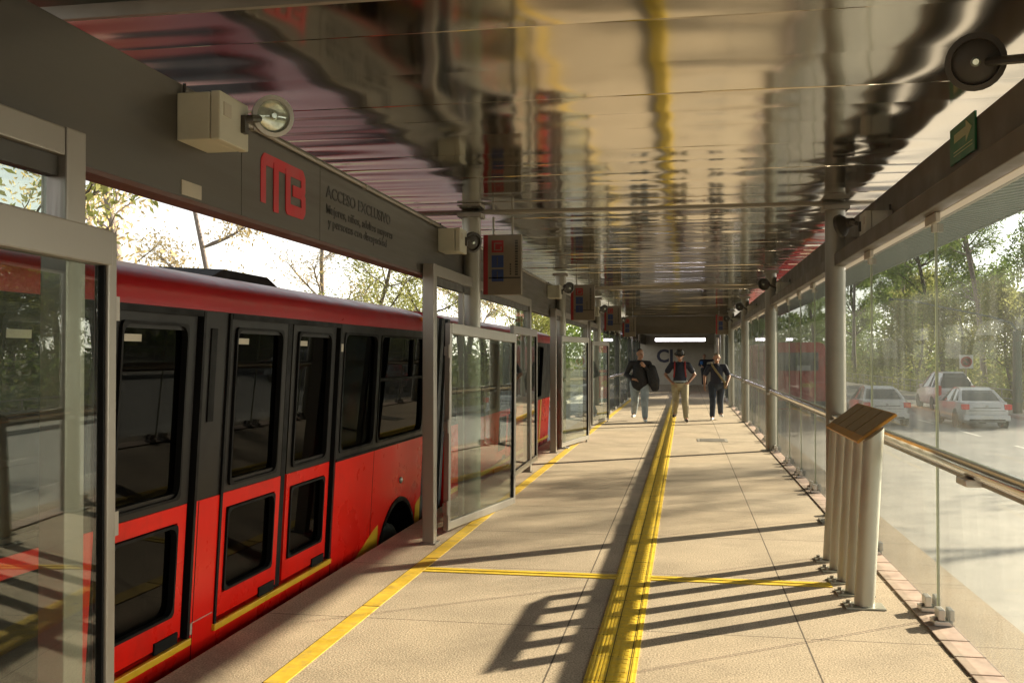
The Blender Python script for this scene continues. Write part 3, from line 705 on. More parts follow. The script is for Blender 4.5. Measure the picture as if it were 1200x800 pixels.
def make_bus():
    o = (-3.93, 8, GZ)
    t = thing('articulated_bus', 'red and black articulated bus waiting at the left edge of the platform', 'bus', o)
    t.rotation_euler[1] = .055; t.location = (o[0] - .0533, o[1], o[2] + .0702)
    # profile of the roof
    def roof(name, y0, y1):
        prof = [(BX, 1.835), (BX - .005, 1.9), (BX - .035, 1.965), (BX - .1, 2.01), (BX - .3, 2.06), (BX - .8, 2.1), (BX - 1.25, 2.11)]
        pr = prof + [(2 * (BX - 1.25) - x, z) for x, z in prof[-2::-1]]
        b = MB(); b.prism(pr, lambda u, w, tt: (u, tt, w), y0, y1); return b.build(name, M['redroof'], t, o, smooth=True, angle=35)
    r1 = roof('roof', -6, 9.72); r2 = roof('roof', 10.75, 19.2)
    b = MB(); b.prism([(6.6, 2.05), (8.3, 2.05), (7.8, 2.2), (7.0, 2.2)], lambda u, w, tt: (tt, u, w), -4.4, -3.6); b.build('ventilator', M['bellows'], r1, o)
    wins1 = [(-5.8, -4.3), (-4.2, -2.7), (-2.6, -1.1)]
    doors1 = [(-.9, .0), (.0, .9)]
    vis = [(7.22, 8.07, None), (8.15, 9.62, 1.38)]
    win2 = [(1.1, 2.1, None)]
    leafs = [(3.30, 4.08), (4.12, 4.93), (5.32, 6.18), (6.26, 7.08)]
    dh = [(3.26, 4.97), (5.28, 7.12)]
    # black band
    b = MB()
    holes = [(a + .015, c - .015, .84, 1.765) for a, c in wins1] + [(a + .015, c - .015, .84, 1.765) for a, c, _ in vis + win2] + [(a, c, -1, 1.81) for a, c in dh + [(-.95, .95)]]
    wall_cells(b, -6, 9.72, .792, 1.833, holes, BX - .04, BX); b.build('window_band', M['black'], t, o)
    b = MB()
    holes = [(a, c, .05, 2) for a, c in dh + [(-.95, .95)]] + [(8.36, 9.52, -2, .235)]
    wall_cells(b, -6, 9.72, -.72, .79, holes, BX - .04, BX + .003); b.build('side_panel', M['red'], t, o)
    for a, c in wins1: bus_window(t, o, a, c, .83, 1.775, 1.4)
    for a, c, q in vis + win2: bus_window(t, o, a, c, .83, 1.775, q)
    for a, c in leafs + doors1: bus_door(t, o, a, c)
    for a, c in dh:
        m_ = (a + c) / 2
        b = MB(); b.box(BX - .03, BX + .012, a - .012, a + .014, .05, 1.83); b.box(BX - .03, BX + .012, c - .014, c + .012, .05, 1.83); b.box(BX - .03, BX + .012, a + .021, c - .021, 1.8, 1.83)
        b.box(BX - .05, BX - .012, m_ - .035, m_ + .035, .05, 1.8); b.build('door_surround', M['rubber'], t, o)
        b = MB(); b.box(BX - .02, BX + .022, a - .02, c + .02, .012, .05, .004); b.build('threshold', M['busyellow'], t, o)
    for y in (5.02, 7.16, 8.11):
        b = MB(); b.box(BX + .003, BX + .0045, y, y + .006, -.2, .79); b.build('panel_seam', M['rubber'], t, o)
    b = MB(); b.box(BX + .003, BX + .012, 7.16, 9.7, .775, .795, .003); b.build('rub_strip', M['rubber'], t, o)
    b = MB(); b.box(BX + .001, BX + .008, 5.06, 5.13, 1.22, 1.74, .003); b.build('vent_slot', M['rubber'], t, o)
    b = MB(); b.box(BX + .003, BX + .006, 5.0, 5.25, .12, .124); b.box(BX + .003, BX + .006, 5.0, 5.02, .06, .12); b.build('sticker', M['label'], t, o); b = MB(); b.box(BX, BX + .004, 7.15, 7.2, 1.62, 1.68); b.build('sticker', M['label'], t, o)
    # arch
    cy, cz, ra = 8.94, -.38, .60
    arc = [(cy + ra * math.cos(a), cz + ra * math.sin(a)) for a in [PI * k / 24 for k in range(25)]]
    b = MB()
    for p, q in zip(arc, arc[1:]):
        b.mesh([(BX + .002, p[0], p[1]), (BX + .002, q[0], q[1]), (BX + .002, q[0], .24), (BX + .002, p[0], .24)], [(0, 1, 2, 3)])
    ob = b.build('side_panel', M['red'], t, o)
    b = MB()
    for p, q in zip(arc, arc[1:]):
        k1 = lambda s_, w: (cy + (s_[0] - cy) * w, cz + (s_[1] - cz) * w)
        a1, a2 = k1(p, 1.0), k1(p, 1.07); c1, c2 = k1(q, 1.0), k1(q, 1.07)
        b.mesh([(BX + .015, *a1), (BX + .015, *a2), (BX + .015, *c2), (BX + .015, *c1)], [(0, 1, 2, 3)])
        b.mesh([(BX + .015, *a2), (BX - .02, *a2), (BX - .02, *c2), (BX + .015, *c2)], [(0, 1, 2, 3)])
        b.mesh([(BX + .015, *a1), (BX - .3, *a1), (BX - .3, *c1), (BX + .015, *c1)], [(0, 1, 2, 3)])
    b.build('wheel_arch', M['rubber'], t, o)
    b = MB(); b.box(BX - .8, BX - .78, 8.2, 9.68, -.9, .26); b.box(BX - .779, BX - .045, 8.2, 8.22, -.9, .26); b.box(BX - .779, BX - .045, 9.66, 9.68, -.9, .26); b.build('wheel_well', M['dark'], t, o)
    for yy in (8.94, -3.2, 16.4):
        b = MB(); b.lathe([(.25, -.13), (.44, -.14), (.5, -.1), (.5, .1), (.44, .14), (.25, .13)], (BX - .2, yy, -.5), (1, 0, 0), 28); w = b.build('wheel', M['tyre'], t, o, smooth=True)
        b = MB(); b.lathe([(.25, .1), (.2, .04), (.08, .05), (.07, .1)], (BX - .2, yy, -.5), (1, 0, 0), 20); b.build('rim', M['rim'], w, o, smooth=True)
    b = MB(); F = lambda u, w, tt: (BX + .0035 + tt, u, w)
    b.prism([(7.35, -.22), (8.33, -.22), (8.33, .1), (8.2, .075)], F, 0, .002); b.build('accent_stripe', M['busyellow'], t, o); b = MB(); b.prism([(9.54, -.2), (9.71, -.2), (9.71, .16), (9.54, .1)], F, 0, .002); b.build('accent_stripe', M['busyellow'], t, o)
    b = MB(); b.sphere((BX + .012, 8.95, .42), .032, 10, (.6, 1, 1)); b.build('marker_lamp', M['rim'], t, o, smooth=True)
    b = MB(); b.box(BX - .05, BX + .012, 9.5, 9.6, 1.93, 1.98, .01); b.build('marker_lamp', M['buslamp'], t, o)
    # section two
    b = MB(); w2 = [(11.1, 12.3), (12.4, 13.6)]; d2 = [(13.9, 15.4)]; w3 = [(17.2, 18.0)]; 
    holes = [(a + .015, c - .015, .84, 1.765) for a, c in w2 + w3] + [(a, c, -1, 1.81) for a, c in d2]
    wall_cells(b, 10.75, 19.2, .792, 1.833, holes, BX - .04, BX); b.build('window_band', M['black'], t, o)
    b = MB(); wall_cells(b, 10.75, 19.2, -.72, .79, [(13.9, 15.4, .05, 2)], BX - .04, BX + .003); b.build('side_panel', M['red'], t, o)
    for a, c in w2 + w3: bus_window(t, o, a, c, .83, 1.775, None)
    for a, c in ((13.92, 14.63), (14.67, 15.38)): bus_door(t, o, a, c)
    b = MB(); b.box(BX - .02, BX + .022, 10.8, 19.15, .0, .05, .004); b.build('accent_stripe', M['busyellow'], t, o); b = MB(); b.box(BX - .02, BX + .012, 17.9, 18.05, .05, .79); b.build('accent_stripe', M['busyellow'], t, o)
    # bellows
    b = MB()
    for k in range(8):
        yy = 9.73 + k * .127; e = .0 if k % 2 else .07
        b.box(-5.1, BX - .03 - e, yy, yy + .125, -.6, 2.0 - e)
    b.build('bellows', M['bellows'], t, o)
    # inside: floor, far wall, ends, seats
    b = MB()
    for a, c, e in ((-6, 8.15, .05), (8.15, 9.72, .82), (10.75, 19.2, .05)): b.box(-5.18, BX - e, a, c, -.06, .04)
    b.build('floor', M['interior'], t, o)
    b = MB()
    for a, c in ((-6, 9.72), (10.75, 19.2)):
        hs = []; y = a + .3
        while y + 1.3 < c: hs.append((y, y + 1.25, .85, 1.7)); y += 1.4
        wall_cells(b, a, c, -.72, 1.833, hs, -5.19, -5.15)
        b.box(-5.145, BX - .045, a, a + .04, -.72, 1.83); b.box(-5.145, BX - .045, c - .04, c, -.72, 1.83)
    b.build('far_side', M['black'], t, o)
    b = MB()
    for a, c in ((-6, 9.72), (10.75, 19.2)): b.box(-5.20, -5.192, a + .1, c - .1, .86, 1.70)
    b.build('far_pane', M['busglass'], t, o)
    y = 7.5
    for k, y in enumerate((7.55, 8.3, 9.05, 11.3, 12.1, 12.9, 17.3, 2.2, 1.4)):
        b = MB(); b.box(-3.6, -2.8, y, y + .4, .38, .48, .03); b.box(-3.6, -2.8, y + .34, y + .42, .44, 1.05, .03); b.build('seat', M['seat'], t, o)
        b = MB(); b.box(-5.05, -4.3, y, y + .4, .38, .48, .03); b.box(-5.05, -4.3, y + .34, y + .42, .44, 1.05, .03); b.build('seat', M['seat'], t, o)
    b = MB()
    for y in (5.25, 7.15, 3.2, 10.95): b.cyl((-3.1, y, .04), (-3.1, y, 1.85), .018, n=8)
    b.build('grab_pole', M['busyellow'], t, o)
make_bus()

# the other red bus ahead on the right
def right_bus():
    o = (4.45, 42, GZ); t = thing('red_bus', 'red bus seen from behind on the road beyond the right glass wall', 'bus', o)
    x0, x1 = 3.2, 5.7
    prof = [(x0, -.6), (x1, -.6), (x1, 1.9), (x1 - .07, 2.08), (x1 - .25, 2.17), (x0 + .25, 2.17), (x0 + .07, 2.08), (x0, 1.9)]
    b = MB(); b.prism(prof, lambda u, w, tt: (u, tt, w), 42, 58); b.build('body', M['red'], t, o, smooth=True, angle=35)
    b = MB(); b.box(x0 + .3, x1 - .3, 41.96, 41.999, 1.0, 1.75, .02); b.build('rear_window', M['darkglass'], t, o)
    b = MB(); b.box(x1 - 1.15, x1 - .62, 41.94, 41.958, 1.0, 1.22); b.build('number_board', M['plate'], t, o)
    b = MB(); b.prism([(.0, .1), (.3, .1), (.3, .0), (.55, .18), (.3, .36), (.3, .26), (0, .26)], lambda u, w, tt: (x1 - .95 + u, 41.998 - tt, .22 + w), 0, .01); b.build('arrow_mark', M['busyellow'], t, o)
    b = MB(); b.box(x0 + .02, x1 - .02, 41.9, 41.999, -.55, -.25, .03); b.build('bumper', M['plastic'], t, o)
    for x in (x0 + .1, x1 - .3):
        b = MB(); b.box(x, x + .2, 41.96, 41.999, -.1, .35, .02); b.build('tail_lamp', M['taillight'], t, o)
    for y in (44.5, 54):
        for x in (x0 + .2, x1 - .2):
            b = MB(); b.lathe([(.3, -.13), (.47, -.1), (.47, .1), (.3, .13)], (x, y, GZ + .47), (1, 0, 0), 20); b.build('wheel', M['tyre'], t, o, smooth=True)
right_bus()

# ------------------------------------------------------------------ cars
def car(label, loc, paint, kind='sedan', cat='car'):
    """rear bumper at local y=0, nose at +y"""
    t = thing(kind + '_car' if kind != 'van' else 'van', label, cat, loc)
    if kind == 'sedan':
        L, W, belt, top = 4.35, .85, .93, 1.45
        low = [(0, .38, .80), (.06, .30, .95), (.5, .22, .985), (1.1, .2, .97), (2.6, .2, .93), (3.2, .22, .88), (4.0, .26, .74), (4.3, .34, .6), (4.35, .4, .52)]
        gh = [(.66, .96, .58), (.98, 1.19, .55), (1.28, 1.355, .54), (1.55, 1.425, .55), (1.9, top, .55), (2.25, 1.425, .55), (2.6, 1.31, .55), (3.2, .9, .62)]
        wheels = (.82, 3.4)
    else:
        L, W, belt, top = 4.6, .9, 1.1, 1.85
        low = [(0, .42, 1.0), (.05, .34, 1.1), (.6, .25, 1.12), (2.6, .25, 1.1), (3.4, .26, 1.05), (4.2, .3, .92), (4.55, .38, .75), (4.6, .45, .6)]
        gh = [(.04, 1.1, .74), (.2, 1.6, .68), (.55, top, .66), (2.2, top, .66), (2.7, 1.72, .66), (3.5, 1.06, .72)]
        wheels = (.85, 3.7)
    nl = len(low); ring = []
    for i, (y, zb, zt) in enumerate(low):
        e = min(1, min(y, L - y) / .5 * .5 + .62) if i else .8; e = min(1, .80 + .2 * min(1, min(y, L - y) / .45))
        w = W * e; zm = (zb + zt) / 2
        ring.append([(-w * .9, y, zb), (-w, y, zb + .1), (-w * 1.02, y, zm), (-w * .96, y, zt - .04), (-w * .86, y, zt), (w * .86, y, zt), (w * .96, y, zt - .04), (w * 1.02, y, zm), (w, y, zb + .1), (w * .9, y, zb)])
    vs = [p for r in ring for p in r]; n = 10; fs = []
    for i in range(nl - 1):
        for k in range(n): fs.append((i * n + k, i * n + (k + 1) % n, (i + 1) * n + (k + 1) % n, (i + 1) * n + k))
    fs += [tuple(range(n)), tuple(range((nl - 1) * n, nl * n))]
    b = MB(); b.mesh(vs, fs)
    # roof and pillars
    def gw(z): return W * .9 - (z - belt) * .44
    tops = gh[1:-1]
    for (p, q) in zip(tops, tops[1:]):
        pass
    prof = [(y, z) for y, z, _ in gh]
    i0, i1 = 2, len(gh) - 2
    roofp = [(y, z) for y, z, _ in gh[2:-1]] if kind == 'sedan' else [(gh[1][0] + .12, gh[1][1] + .03)] + [(y, z) for y, z, _ in gh[2:-1]]
    for (y0, z0), (y1, z1) in zip(roofp, roofp[1:]):
        w0, w1 = gw(z0) - .02, gw(z1) - .02
        b.mesh([(-w0, y0, z0), (w0, y0, z0), (w1, y1, z1), (-w1, y1, z1), (-w0, y0, z0 - .06), (w0, y0, z0 - .06), (w1, y1, z1 - .06), (-w1, y1, z1 - .06)],
               [(0, 1, 2, 3), (4, 7, 6, 5), (0, 3, 7, 4), (1, 5, 6, 2), (0, 4, 5, 1), (3, 2, 6, 7)])
    for s in (-1, 1):
        for (y0, z0, y1, z1, pw) in ((gh[0][0], gh[0][1], *((gh[2][0], gh[2][1]) if kind == 'sedan' else (gh[1][0] + .15, gh[1][1])), .10), (gh[-1][0], gh[-1][1], gh[-2][0], gh[-2][1], .06), (2.0, belt, 1.95, top - .05, .05), (1.3, belt, 1.38, top - .1, .06)):
            a, c = gw(z0), gw(z1); b.cyl((s * (a - .03), y0, z0 - .02), (s * (c - .03), y1, z1 - .02), pw * .7, pw * .55, 6)
    bd = b.build('body', paint, t, smooth=True, angle=50)
    # glass house
    vs = []
    for y, z, _ in gh:
        w = gw(z) - .035; vs += [(-w, y, z - .015), (w, y, z - .015), (gw(belt) - .05, y, belt - .05), (-gw(belt) + .05, y, belt - .05)]
    fs = []
    for i in range(len(gh) - 1):
        a = i * 4; c = a + 4; fs += [(a, a + 1, c + 1, c), (a + 1, a + 2, c + 2, c + 1), (a + 3, a, c, c + 3)]
    b = MB(); b.mesh(vs, fs); b.build('window', M['darkglass'], t, smooth=True, angle=35)
    zt = low[1][2]
    for s in (-1, 1):
        b = MB()
        if kind == 'sedan': b.box(s * .58, s * .84, -.02, .16, zt - .26, zt - .06, .03)
        else: b.box(s * .66, s * .84, -.02, .12, zt - .35, zt + .1, .03)
        b.build('tail_lamp', M['taillight'], t)
        b = MB(); b.box(s * .5, s * .78, L - .2, L - .02, .55, .68, .03); b.build('headlight', M['lens'], t)
        b = MB(); b.box(s * .86, s * 1.0, L * .64, L * .64 + .1, belt - .02, belt + .12, .03); b.build('mirror', paint, t)
        for y in wheels:
            b = MB(); b.lathe([(.18, -.1), (.28, -.1), (.31, -.07), (.31, .07), (.28, .1), (.18, .1)], (s * (W - .1), y, .31), (s, 0, 0), 20); w = b.build('wheel', M['tyre'], t, smooth=True)
            b = MB(); b.lathe([(.19, .085), (.16, .05), (.05, .06), (.04, .09)], (s * (W - .1), y, .31), (s, 0, 0), 14); b.build('rim', M['rim'], w, smooth=True)
            b = MB(); b.lathe([(.38, .0), (.38, .012), (.3, .013)], (s * (W * 1.005), y, .33), (s, 0, 0), 22); b.build('wheel_arch', M['plastic'], t)
    b = MB(); b.box(-.78, .78, -.07, .1, .3, .5, .05); b.build('bumper', paint, t)
    b = MB(); b.box(-.6, .6, -.074, -.06, .3, .36, .005); b.build('lower_grille', M['plastic'], t)
    b = MB(); b.box(-.2, .2, -.085, -.071, .4, .49) if kind != 'sedan' else b.box(-.2, .2, -.085, -.071, .39, .48); b.build('number_plate', M['plate'], t)
    b = MB(); b.box(-.62, .62, -.012, .02, zt - .3, zt - .29); b.box(-.45, .45, -.022, .0, zt - .2, zt - .18); b.build('trunk_trim', M['plastic'], t)
    b = MB(); b.cyl((0, .0, zt - .14), (0, -.03, zt - .14), .05, n=12); b.build('badge', M['rim'], t)
    return t
car('silver sedan driving away, rear lamps showing, right of the white car', (10.55, 37.3, GZ), M['silver'])
car('white sedan seen from behind just right of the tactile map', (7.35, 38.2, GZ), M['whitecar'])
car('white van farther up the road beyond the silver sedan', (12.65, 49.5, GZ), M['whitecar'], 'van', 'van')

# ------------------------------------------------------------------ roadside
t = thing('road_fence', 'low grey metal fence along the far pavement beyond the cars', 'fence', (15.4, 60, GZ)); o = (15.4, 60, GZ)
b = MB(); b.cyl((15.4, 30, -.02), (15.4, 150, -.02), .03, n=6); b.cyl((15.4, 30, -.45), (15.4, 150, -.45), .025, n=6); b.build('rail', M['aludark'], t, o)
b = MB()
for k in range(60): b.cyl((15.4, 30 + 2 * k, GZ + .1), (15.4, 30 + 2 * k, .02), .03, n=6)
b.build('posts', M['aludark'], t, o)['kind'] = 'stuff'
t = thing('street_lamp', 'dark street lamp post with long thin arm leaning over the road', 'street lamp', (14.2, 45.8, GZ)); o = (14.2, 45.8, GZ)
b = MB(); b.tube([(14.2, 45.8, GZ + .1), (14.2, 45.8, 2.7)], [.2, .17], 10); b.build('post', M['mastgreen'], t, o, smooth=True)
b = MB(); b.tube([(14.2, 45.8, 2.7), (14.1, 46.2, 3.05), (13.6, 47.6, 3.4), (12.4, 51, 4.0), (11.6, 54, 4.5), (11.2, 56, 4.7)], [.06, .055, .05, .045, .04, .035], 8); b.build('arm', M['mastgreen'], t, o, smooth=True)
b = MB(); b.sphere((11.1, 56.4, 4.7), .2, 10, (.7, 1.6, .4)); b.build('lamp_head', M['mastgreen'], t, o, smooth=True)
t = thing('no_parking_sign', 'white square no parking sign with red ring and letter E', 'sign', (14.0, 52.9, GZ)); o = (14., 52.9, GZ)
b = MB(); b.cyl((14, 52.95, GZ), (14, 52.95, 1.0), .035, n=8); b.build('post', M['aludark'], t, o)
b = MB(); b.box(13.67, 14.33, 52.87, 52.9, .98, 1.66, .01); b.build('panel', M['signwhite'], t, o)
b = MB(); b.lathe([(.27, 0), (.27, .008), (.21, .008), (.21, 0)], (14, 52.868, 1.32), (0, -1, 0), 28); b.build('ring', M['logo'], t, o)
text('lettering', 'E', .36, (13.89, 52.864, 1.20), (1, 0, 0), (0, 0, 1), M['ink'], t, o, bold=.01)
b = MB(); b.box(-.25, .25, -.003, 0, -.022, .022, 0, Matrix.Translation((14, 52.858, 1.32)) @ Matrix.Rotation(PI / 4, 4, 'Y')); b.build('slash', M['logo'], t, o)

# ------------------------------------------------------------------ trees
def make_tree(seed, H, spread, nleaf, leaf, trunkm, leafm, base=.35, r0=.22, droop=0., lean=0., cl=.9, fork=3):
    rr = random.Random(seed)
    t = thing('tree', 'x', 'tree')
    b = MB(); tips = []
    def branch(p, d, L, r, lev):
        pts = [p.copy()]; rs = [r]; n = 5
        for i in range(n):
            d = (d + Vector((rr.uniform(-1, 1), rr.uniform(-1, 1), rr.uniform(-.4, .7))) * (.14 if lev == 0 else .25)).normalized()
            p = p + d * (L / n); pts.append(p.copy()); rs.append(max(.012, r * (1 - .6 * (i + 1) / n)))
            if lev == 0 and (i + 1) / n >= base and True:
                for k in range(fork):
                    a = rr.uniform(0, 6.283); el = rr.uniform(.25, 1.0)
                    branch(p.copy(), Vector((math.cos(a) * math.cos(el), math.sin(a) * math.cos(el), math.sin(el))), spread * rr.uniform(.65, 1.1) * (1.15 - .5 * (i + 1) / n), rs[-1] * .5, 1)
            elif lev == 1 and i >= 1:
                for k in range(2):
                    dd = (d + Vector((rr.uniform(-1, 1), rr.uniform(-1, 1), rr.uniform(-.6, .8)))).normalized(); branch(p.copy(), dd, L * .42, rs[-1] * .55, 2)
            if lev >= 1 and i >= 1: tips.append(p.copy())
        b.tube(pts, rs, 7 if lev == 0 else (5 if lev == 1 else 4))
    branch(Vector((0, 0, 0)), Vector((lean, 0, 1)).normalized(), H, r0, 0)
    b.build('trunk', trunkm, t, smooth=True, angle=60)
    c = MB()
    per = max(1, nleaf // max(1, len(tips)))
    vs = []; fs = []
    for tp in tips:
        if rr.random() < .12: continue
        kk = int(per * rr.uniform(.4, 1.7)); s_ = cl * rr.uniform(.5, 1.1)
        for _ in range(kk):
            q = tp + Vector((rr.gauss(0, .45), rr.gauss(0, .45), rr.gauss(0, .32) - droop)) * s_
            a = Vector((rr.uniform(-1, 1), rr.uniform(-1, 1), rr.uniform(-1, 1))).normalized(); w = a.orthogonal().normalized(); l = leaf * rr.uniform(.6, 1.4)
            a *= l; w *= l * .38
            i = len(vs); vs += [q - a * .5, q + w * .5, q + a * .5, q - w * .5]; fs.append((i, i + 1, i + 2, i + 3))
    me = bpy.data.meshes.new('crown'); me.from_pydata([tuple(v) for v in vs], [], fs); me.materials.append(leafm)
    ob = bpy.data.objects.new('crown', me); COL.objects.link(ob); ob.parent = t
    return t
TG = 'trees beyond the road on the right'
tA = make_tree(1, 12.5, 4.2, 7000, .26, M['bark'], M['leafdark'], .3, .26)
tB = make_tree(2, 11, 4.6, 7500, .24, M['bark'], M['leafmid'], .25, .22)
tC = make_tree(3, 15, 3.2, 6500, .24, M['barkpale'], M['leafmid'], .4, .2, droop=.3)
tD = make_tree(4, 5.5, 3.0, 9000, .24, M['bark'], M['leafpale'], .15, .12, cl=1.1)
kinds = {'A': (tA, 'dense dark tree'), 'B': (tB, 'broad mid green tree'), 'C': (tC, 'tall thin drooping tree'), 'D': (tD, 'low yellowish bushy tree')}
spots = [('A', 17.8, 48.5, 1.0), ('B', 20.5, 53, 1.0), ('D', 17.2, 56, .9), ('C', 17.5, 62, 1.0), ('A', 23, 62, 1.05), ('D', 18.0, 68, 1.), ('B', 18.2, 74, 1.0), ('C', 16.9, 83, 1.), ('C', 19.5, 90, 1.05),
         ('D', 17.5, 80, 1.1), ('B', 21, 98, 1.05), ('C', 17, 104, 1.), ('A', 18.5, 115, 1.), ('B', 26, 80, 1.2), ('C', 26, 55, 1.1), ('B', 17, 132, 1.1), ('A', 30, 70, 1.2), ('C', 11, 150, 1.1), ('B', 5, 165, 1.1), ('D', 24, 50, 1.3),
         ('D', 28, 62, 1.4), ('D', 20, 88, 1.4), ('A', 28, 96, 1.3), ('B', 36, 84, 1.3), ('C', 31.5, 60.5, .95)]
used = set(); cnt = {}
for k, x, y, s in spots:
    src, nm = kinds[k]; cnt[k] = cnt.get(k, 0) + 1
    where = 'by the street lamp post' if (x, y) == (17.8, 48.5) else ('behind the no parking sign' if (x, y) == (17.2, 56) else '%s of its kind from the near end' % ORD[cnt[k] - 1])
    lab = nm + ' across the road, ' + where
    if k not in used:
        used.add(k); o = src; o['label'] = lab; o.location = (x, y, GZ)
    else: o = dup(src, (x, y, GZ), label=lab)
    o['group'] = TG; o.rotation_euler[2] = R.uniform(0, 6.28); o.scale = (s, s, s * R.uniform(.95, 1.1))
# undergrowth on the far side reads as a mass
def scrub(name, label, n, fx, leafm, leaf):
    rr = random.Random(11); vs = []; fs = []
    for _ in range(n):
        q = Vector(fx(rr)); a = Vector((rr.uniform(-1, 1), rr.uniform(-1, 1), rr.uniform(-1, 1))).normalized(); w = a.orthogonal().normalized(); l = leaf * rr.uniform(.6, 1.5); a *= l; w *= l * .4
        i = len(vs); vs += [q - a * .5, q + w * .5, q + a * .5, q - w * .5]; fs.append((i, i + 1, i + 2, i + 3))
    me = bpy.data.meshes.new(name); me.from_pydata([tuple(v) for v in vs], [], fs); me.materials.append(leafm)
    ob = bpy.data.objects.new(name, me); COL.objects.link(ob); tag(ob, label, 'undergrowth', None, 'stuff')
scrub('undergrowth', 'loose green and straw undergrowth behind the far fence', 26000, lambda r: (lambda y, x: (x, y, GZ + abs(r.gauss(0, .8)) * (1 + .5 * math.sin(y * .7 + x)) * (1 + (x - 16) * .06)))(r.uniform(45, 140), 16 + 12 * r.random() ** 1.5), M['leafpale'], .32)

scrub('thicket', 'tall green thicket closing the view behind the fence', 17000, lambda r: (lambda y, x: (x, y, GZ + r.random() ** .8 * (2.4 + 1.3 * math.sin(y * .35 + 1) + 1.1 * math.sin(y * .9) + .12 * (x - 18))))(r.uniform(42, 175), 18 + 12 * r.random()), M['leafmid'], .42)
scrub('far_wood', 'far green wood closing the road at the horizon', 16000, lambda r: (r.uniform(-30, 40), r.uniform(190, 230), GZ + r.random() ** .7 * 11), M['leafmid'], 1.0)
# left side trees, thin autumn crowns behind the bus
LG = 'autumn trees behind the bus on the left'
tE = make_tree(21, 8.5, 3.4, 3600, .14, M['barkpale'], M['leafgold'], .35, .17, lean=-.12, cl=1.0, fork=2)
tF = make_tree(22, 7.5, 3.2, 9000, .16, M['bark'], M['leafpale'], .3, .16, cl=1.0)
lspots = [('E', -12, 19.2, 1.05, 'golden sparse tree with a curved pale trunk just right of the near door frame'), ('E', -14, 29, .9, 'golden sparse tree behind the bus roof hatch'), ('F', -13.5, 38, .95, 'green leafy tree above the rear of the bus'),
          ('E', -15, 41, 1.0, 'golden tree behind the first door frame'), ('F', -13, 47, 1.05, 'yellow green tree seen through the first door frame'), ('E', -12, 58, 1.1, 'far golden tree on the bus side'), ('F', -11, 70, 1.2, 'far green tree on the bus side'),
          ('F', -11.5, 13.2, 1.0, 'green tree seen through the near door glass'), ('F', -14, 90, 1.3, 'farthest green tree on the bus side'), ('E', 22.5, 29.5, 1.55, 'tall sparse golden tree across the road, nearest the station')]
used = set()
for k, x, y, s, lab in lspots:
    src = {'E': tE, 'F': tF}[k]
    if k not in used: used.add(k); o = src; o['label'] = lab; o.location = (x, y, GZ)
    else: o = dup(src, (x, y, GZ), label=lab)
    o['group'] = LG if x < 0 else TG; o.rotation_euler[2] = R.uniform(0, 6.28); o.scale = (s, s, s)

# ------------------------------------------------------------------ people
def remeshed(name, caps, m, parent, voxel=.012, smooth_it=4):
    b = MB()
    for c in caps:
        p0, p1, r0, r1 = Vector(c[0]), Vector(c[1]), c[2], c[3]
        sq = c[4] if len(c) > 4 else None
        if (p1 - p0).length > 1e-4: b.cyl(p0, p1, r0, r1, 14)
        b.sphere(p0, r0, 14); b.sphere(p1, r1, 14)
    me = bpy.data.meshes.new(name); me.from_pydata(b.v, [], b.f)
    bm = bmesh.new(); bm.from_mesh(me); bmesh.ops.recalc_face_normals(bm, faces=bm.faces); bm.to_mesh(me); bm.free()
    ob = bpy.data.objects.new('tmp', me); COL.objects.link(ob)
    md = ob.modifiers.new('r', 'REMESH'); md.mode = 'VOXEL'; md.voxel_size = voxel
    ms = ob.modifiers.new('s', 'SMOOTH'); ms.factor = .5; ms.iterations = smooth_it
    bpy.context.view_layer.update()
    m2 = bpy.data.meshes.new_from_object(ob.evaluated_get(bpy.context.evaluated_depsgraph_get()))
    COL.objects.unlink(ob); bpy.data.objects.remove(ob)
    m2.name = name; m2.materials.clear(); m2.materials.append(m); m2.polygons.foreach_set('use_smooth', [True] * len(m2.polygons))
    o2 = bpy.data.objects.new(name, m2); COL.objects.link(o2); o2.parent = parent
    return o2
def squash(ob, fx=1., fy=1., zlo=-9, zhi=99, cx=0., cy=0.):
    for v in ob.data.vertices:
        if zlo < v.co.z < zhi: v.co.x = cx + (v.co.x - cx) * fx; v.co.y = cy + (v.co.y - cy) * fy

def hand(p, d, curl, side):
    """palm + five fingers as capsules; d = pointing direction, curl = bend direction"""
    p, d, c = Vector(p), Vector(d).normalized(), Vector(curl).normalized()
    s = d.cross(c).normalized(); out = [(p, p + d * .07, .026, .030), (p + s * .018, p + d * .08 + s * .022, .02, .02), (p - s * .018, p + d * .08 - s * .022, .02, .02)]
    for k, l in enumerate((.062, .075, .08, .07)):
        q = p + d * .085 + s * (.033 - .022 * k); q2 = q + (d * .8 + c * .5).normalized() * l * .55; q3 = q2 + (d * .3 + c * .9).normalized() * l * .5
        out += [(q - d * .015, q2, .0095, .009), (q2, q3, .009, .0075)]
    th = p + d * .03 + s * side * .035
    out += [(p + d * .015 + s * side * .018, th, .014, .012), (th, th + (d * .7 + c * .5 + s * side * .2).normalized() * .05, .012, .009)]
    return out

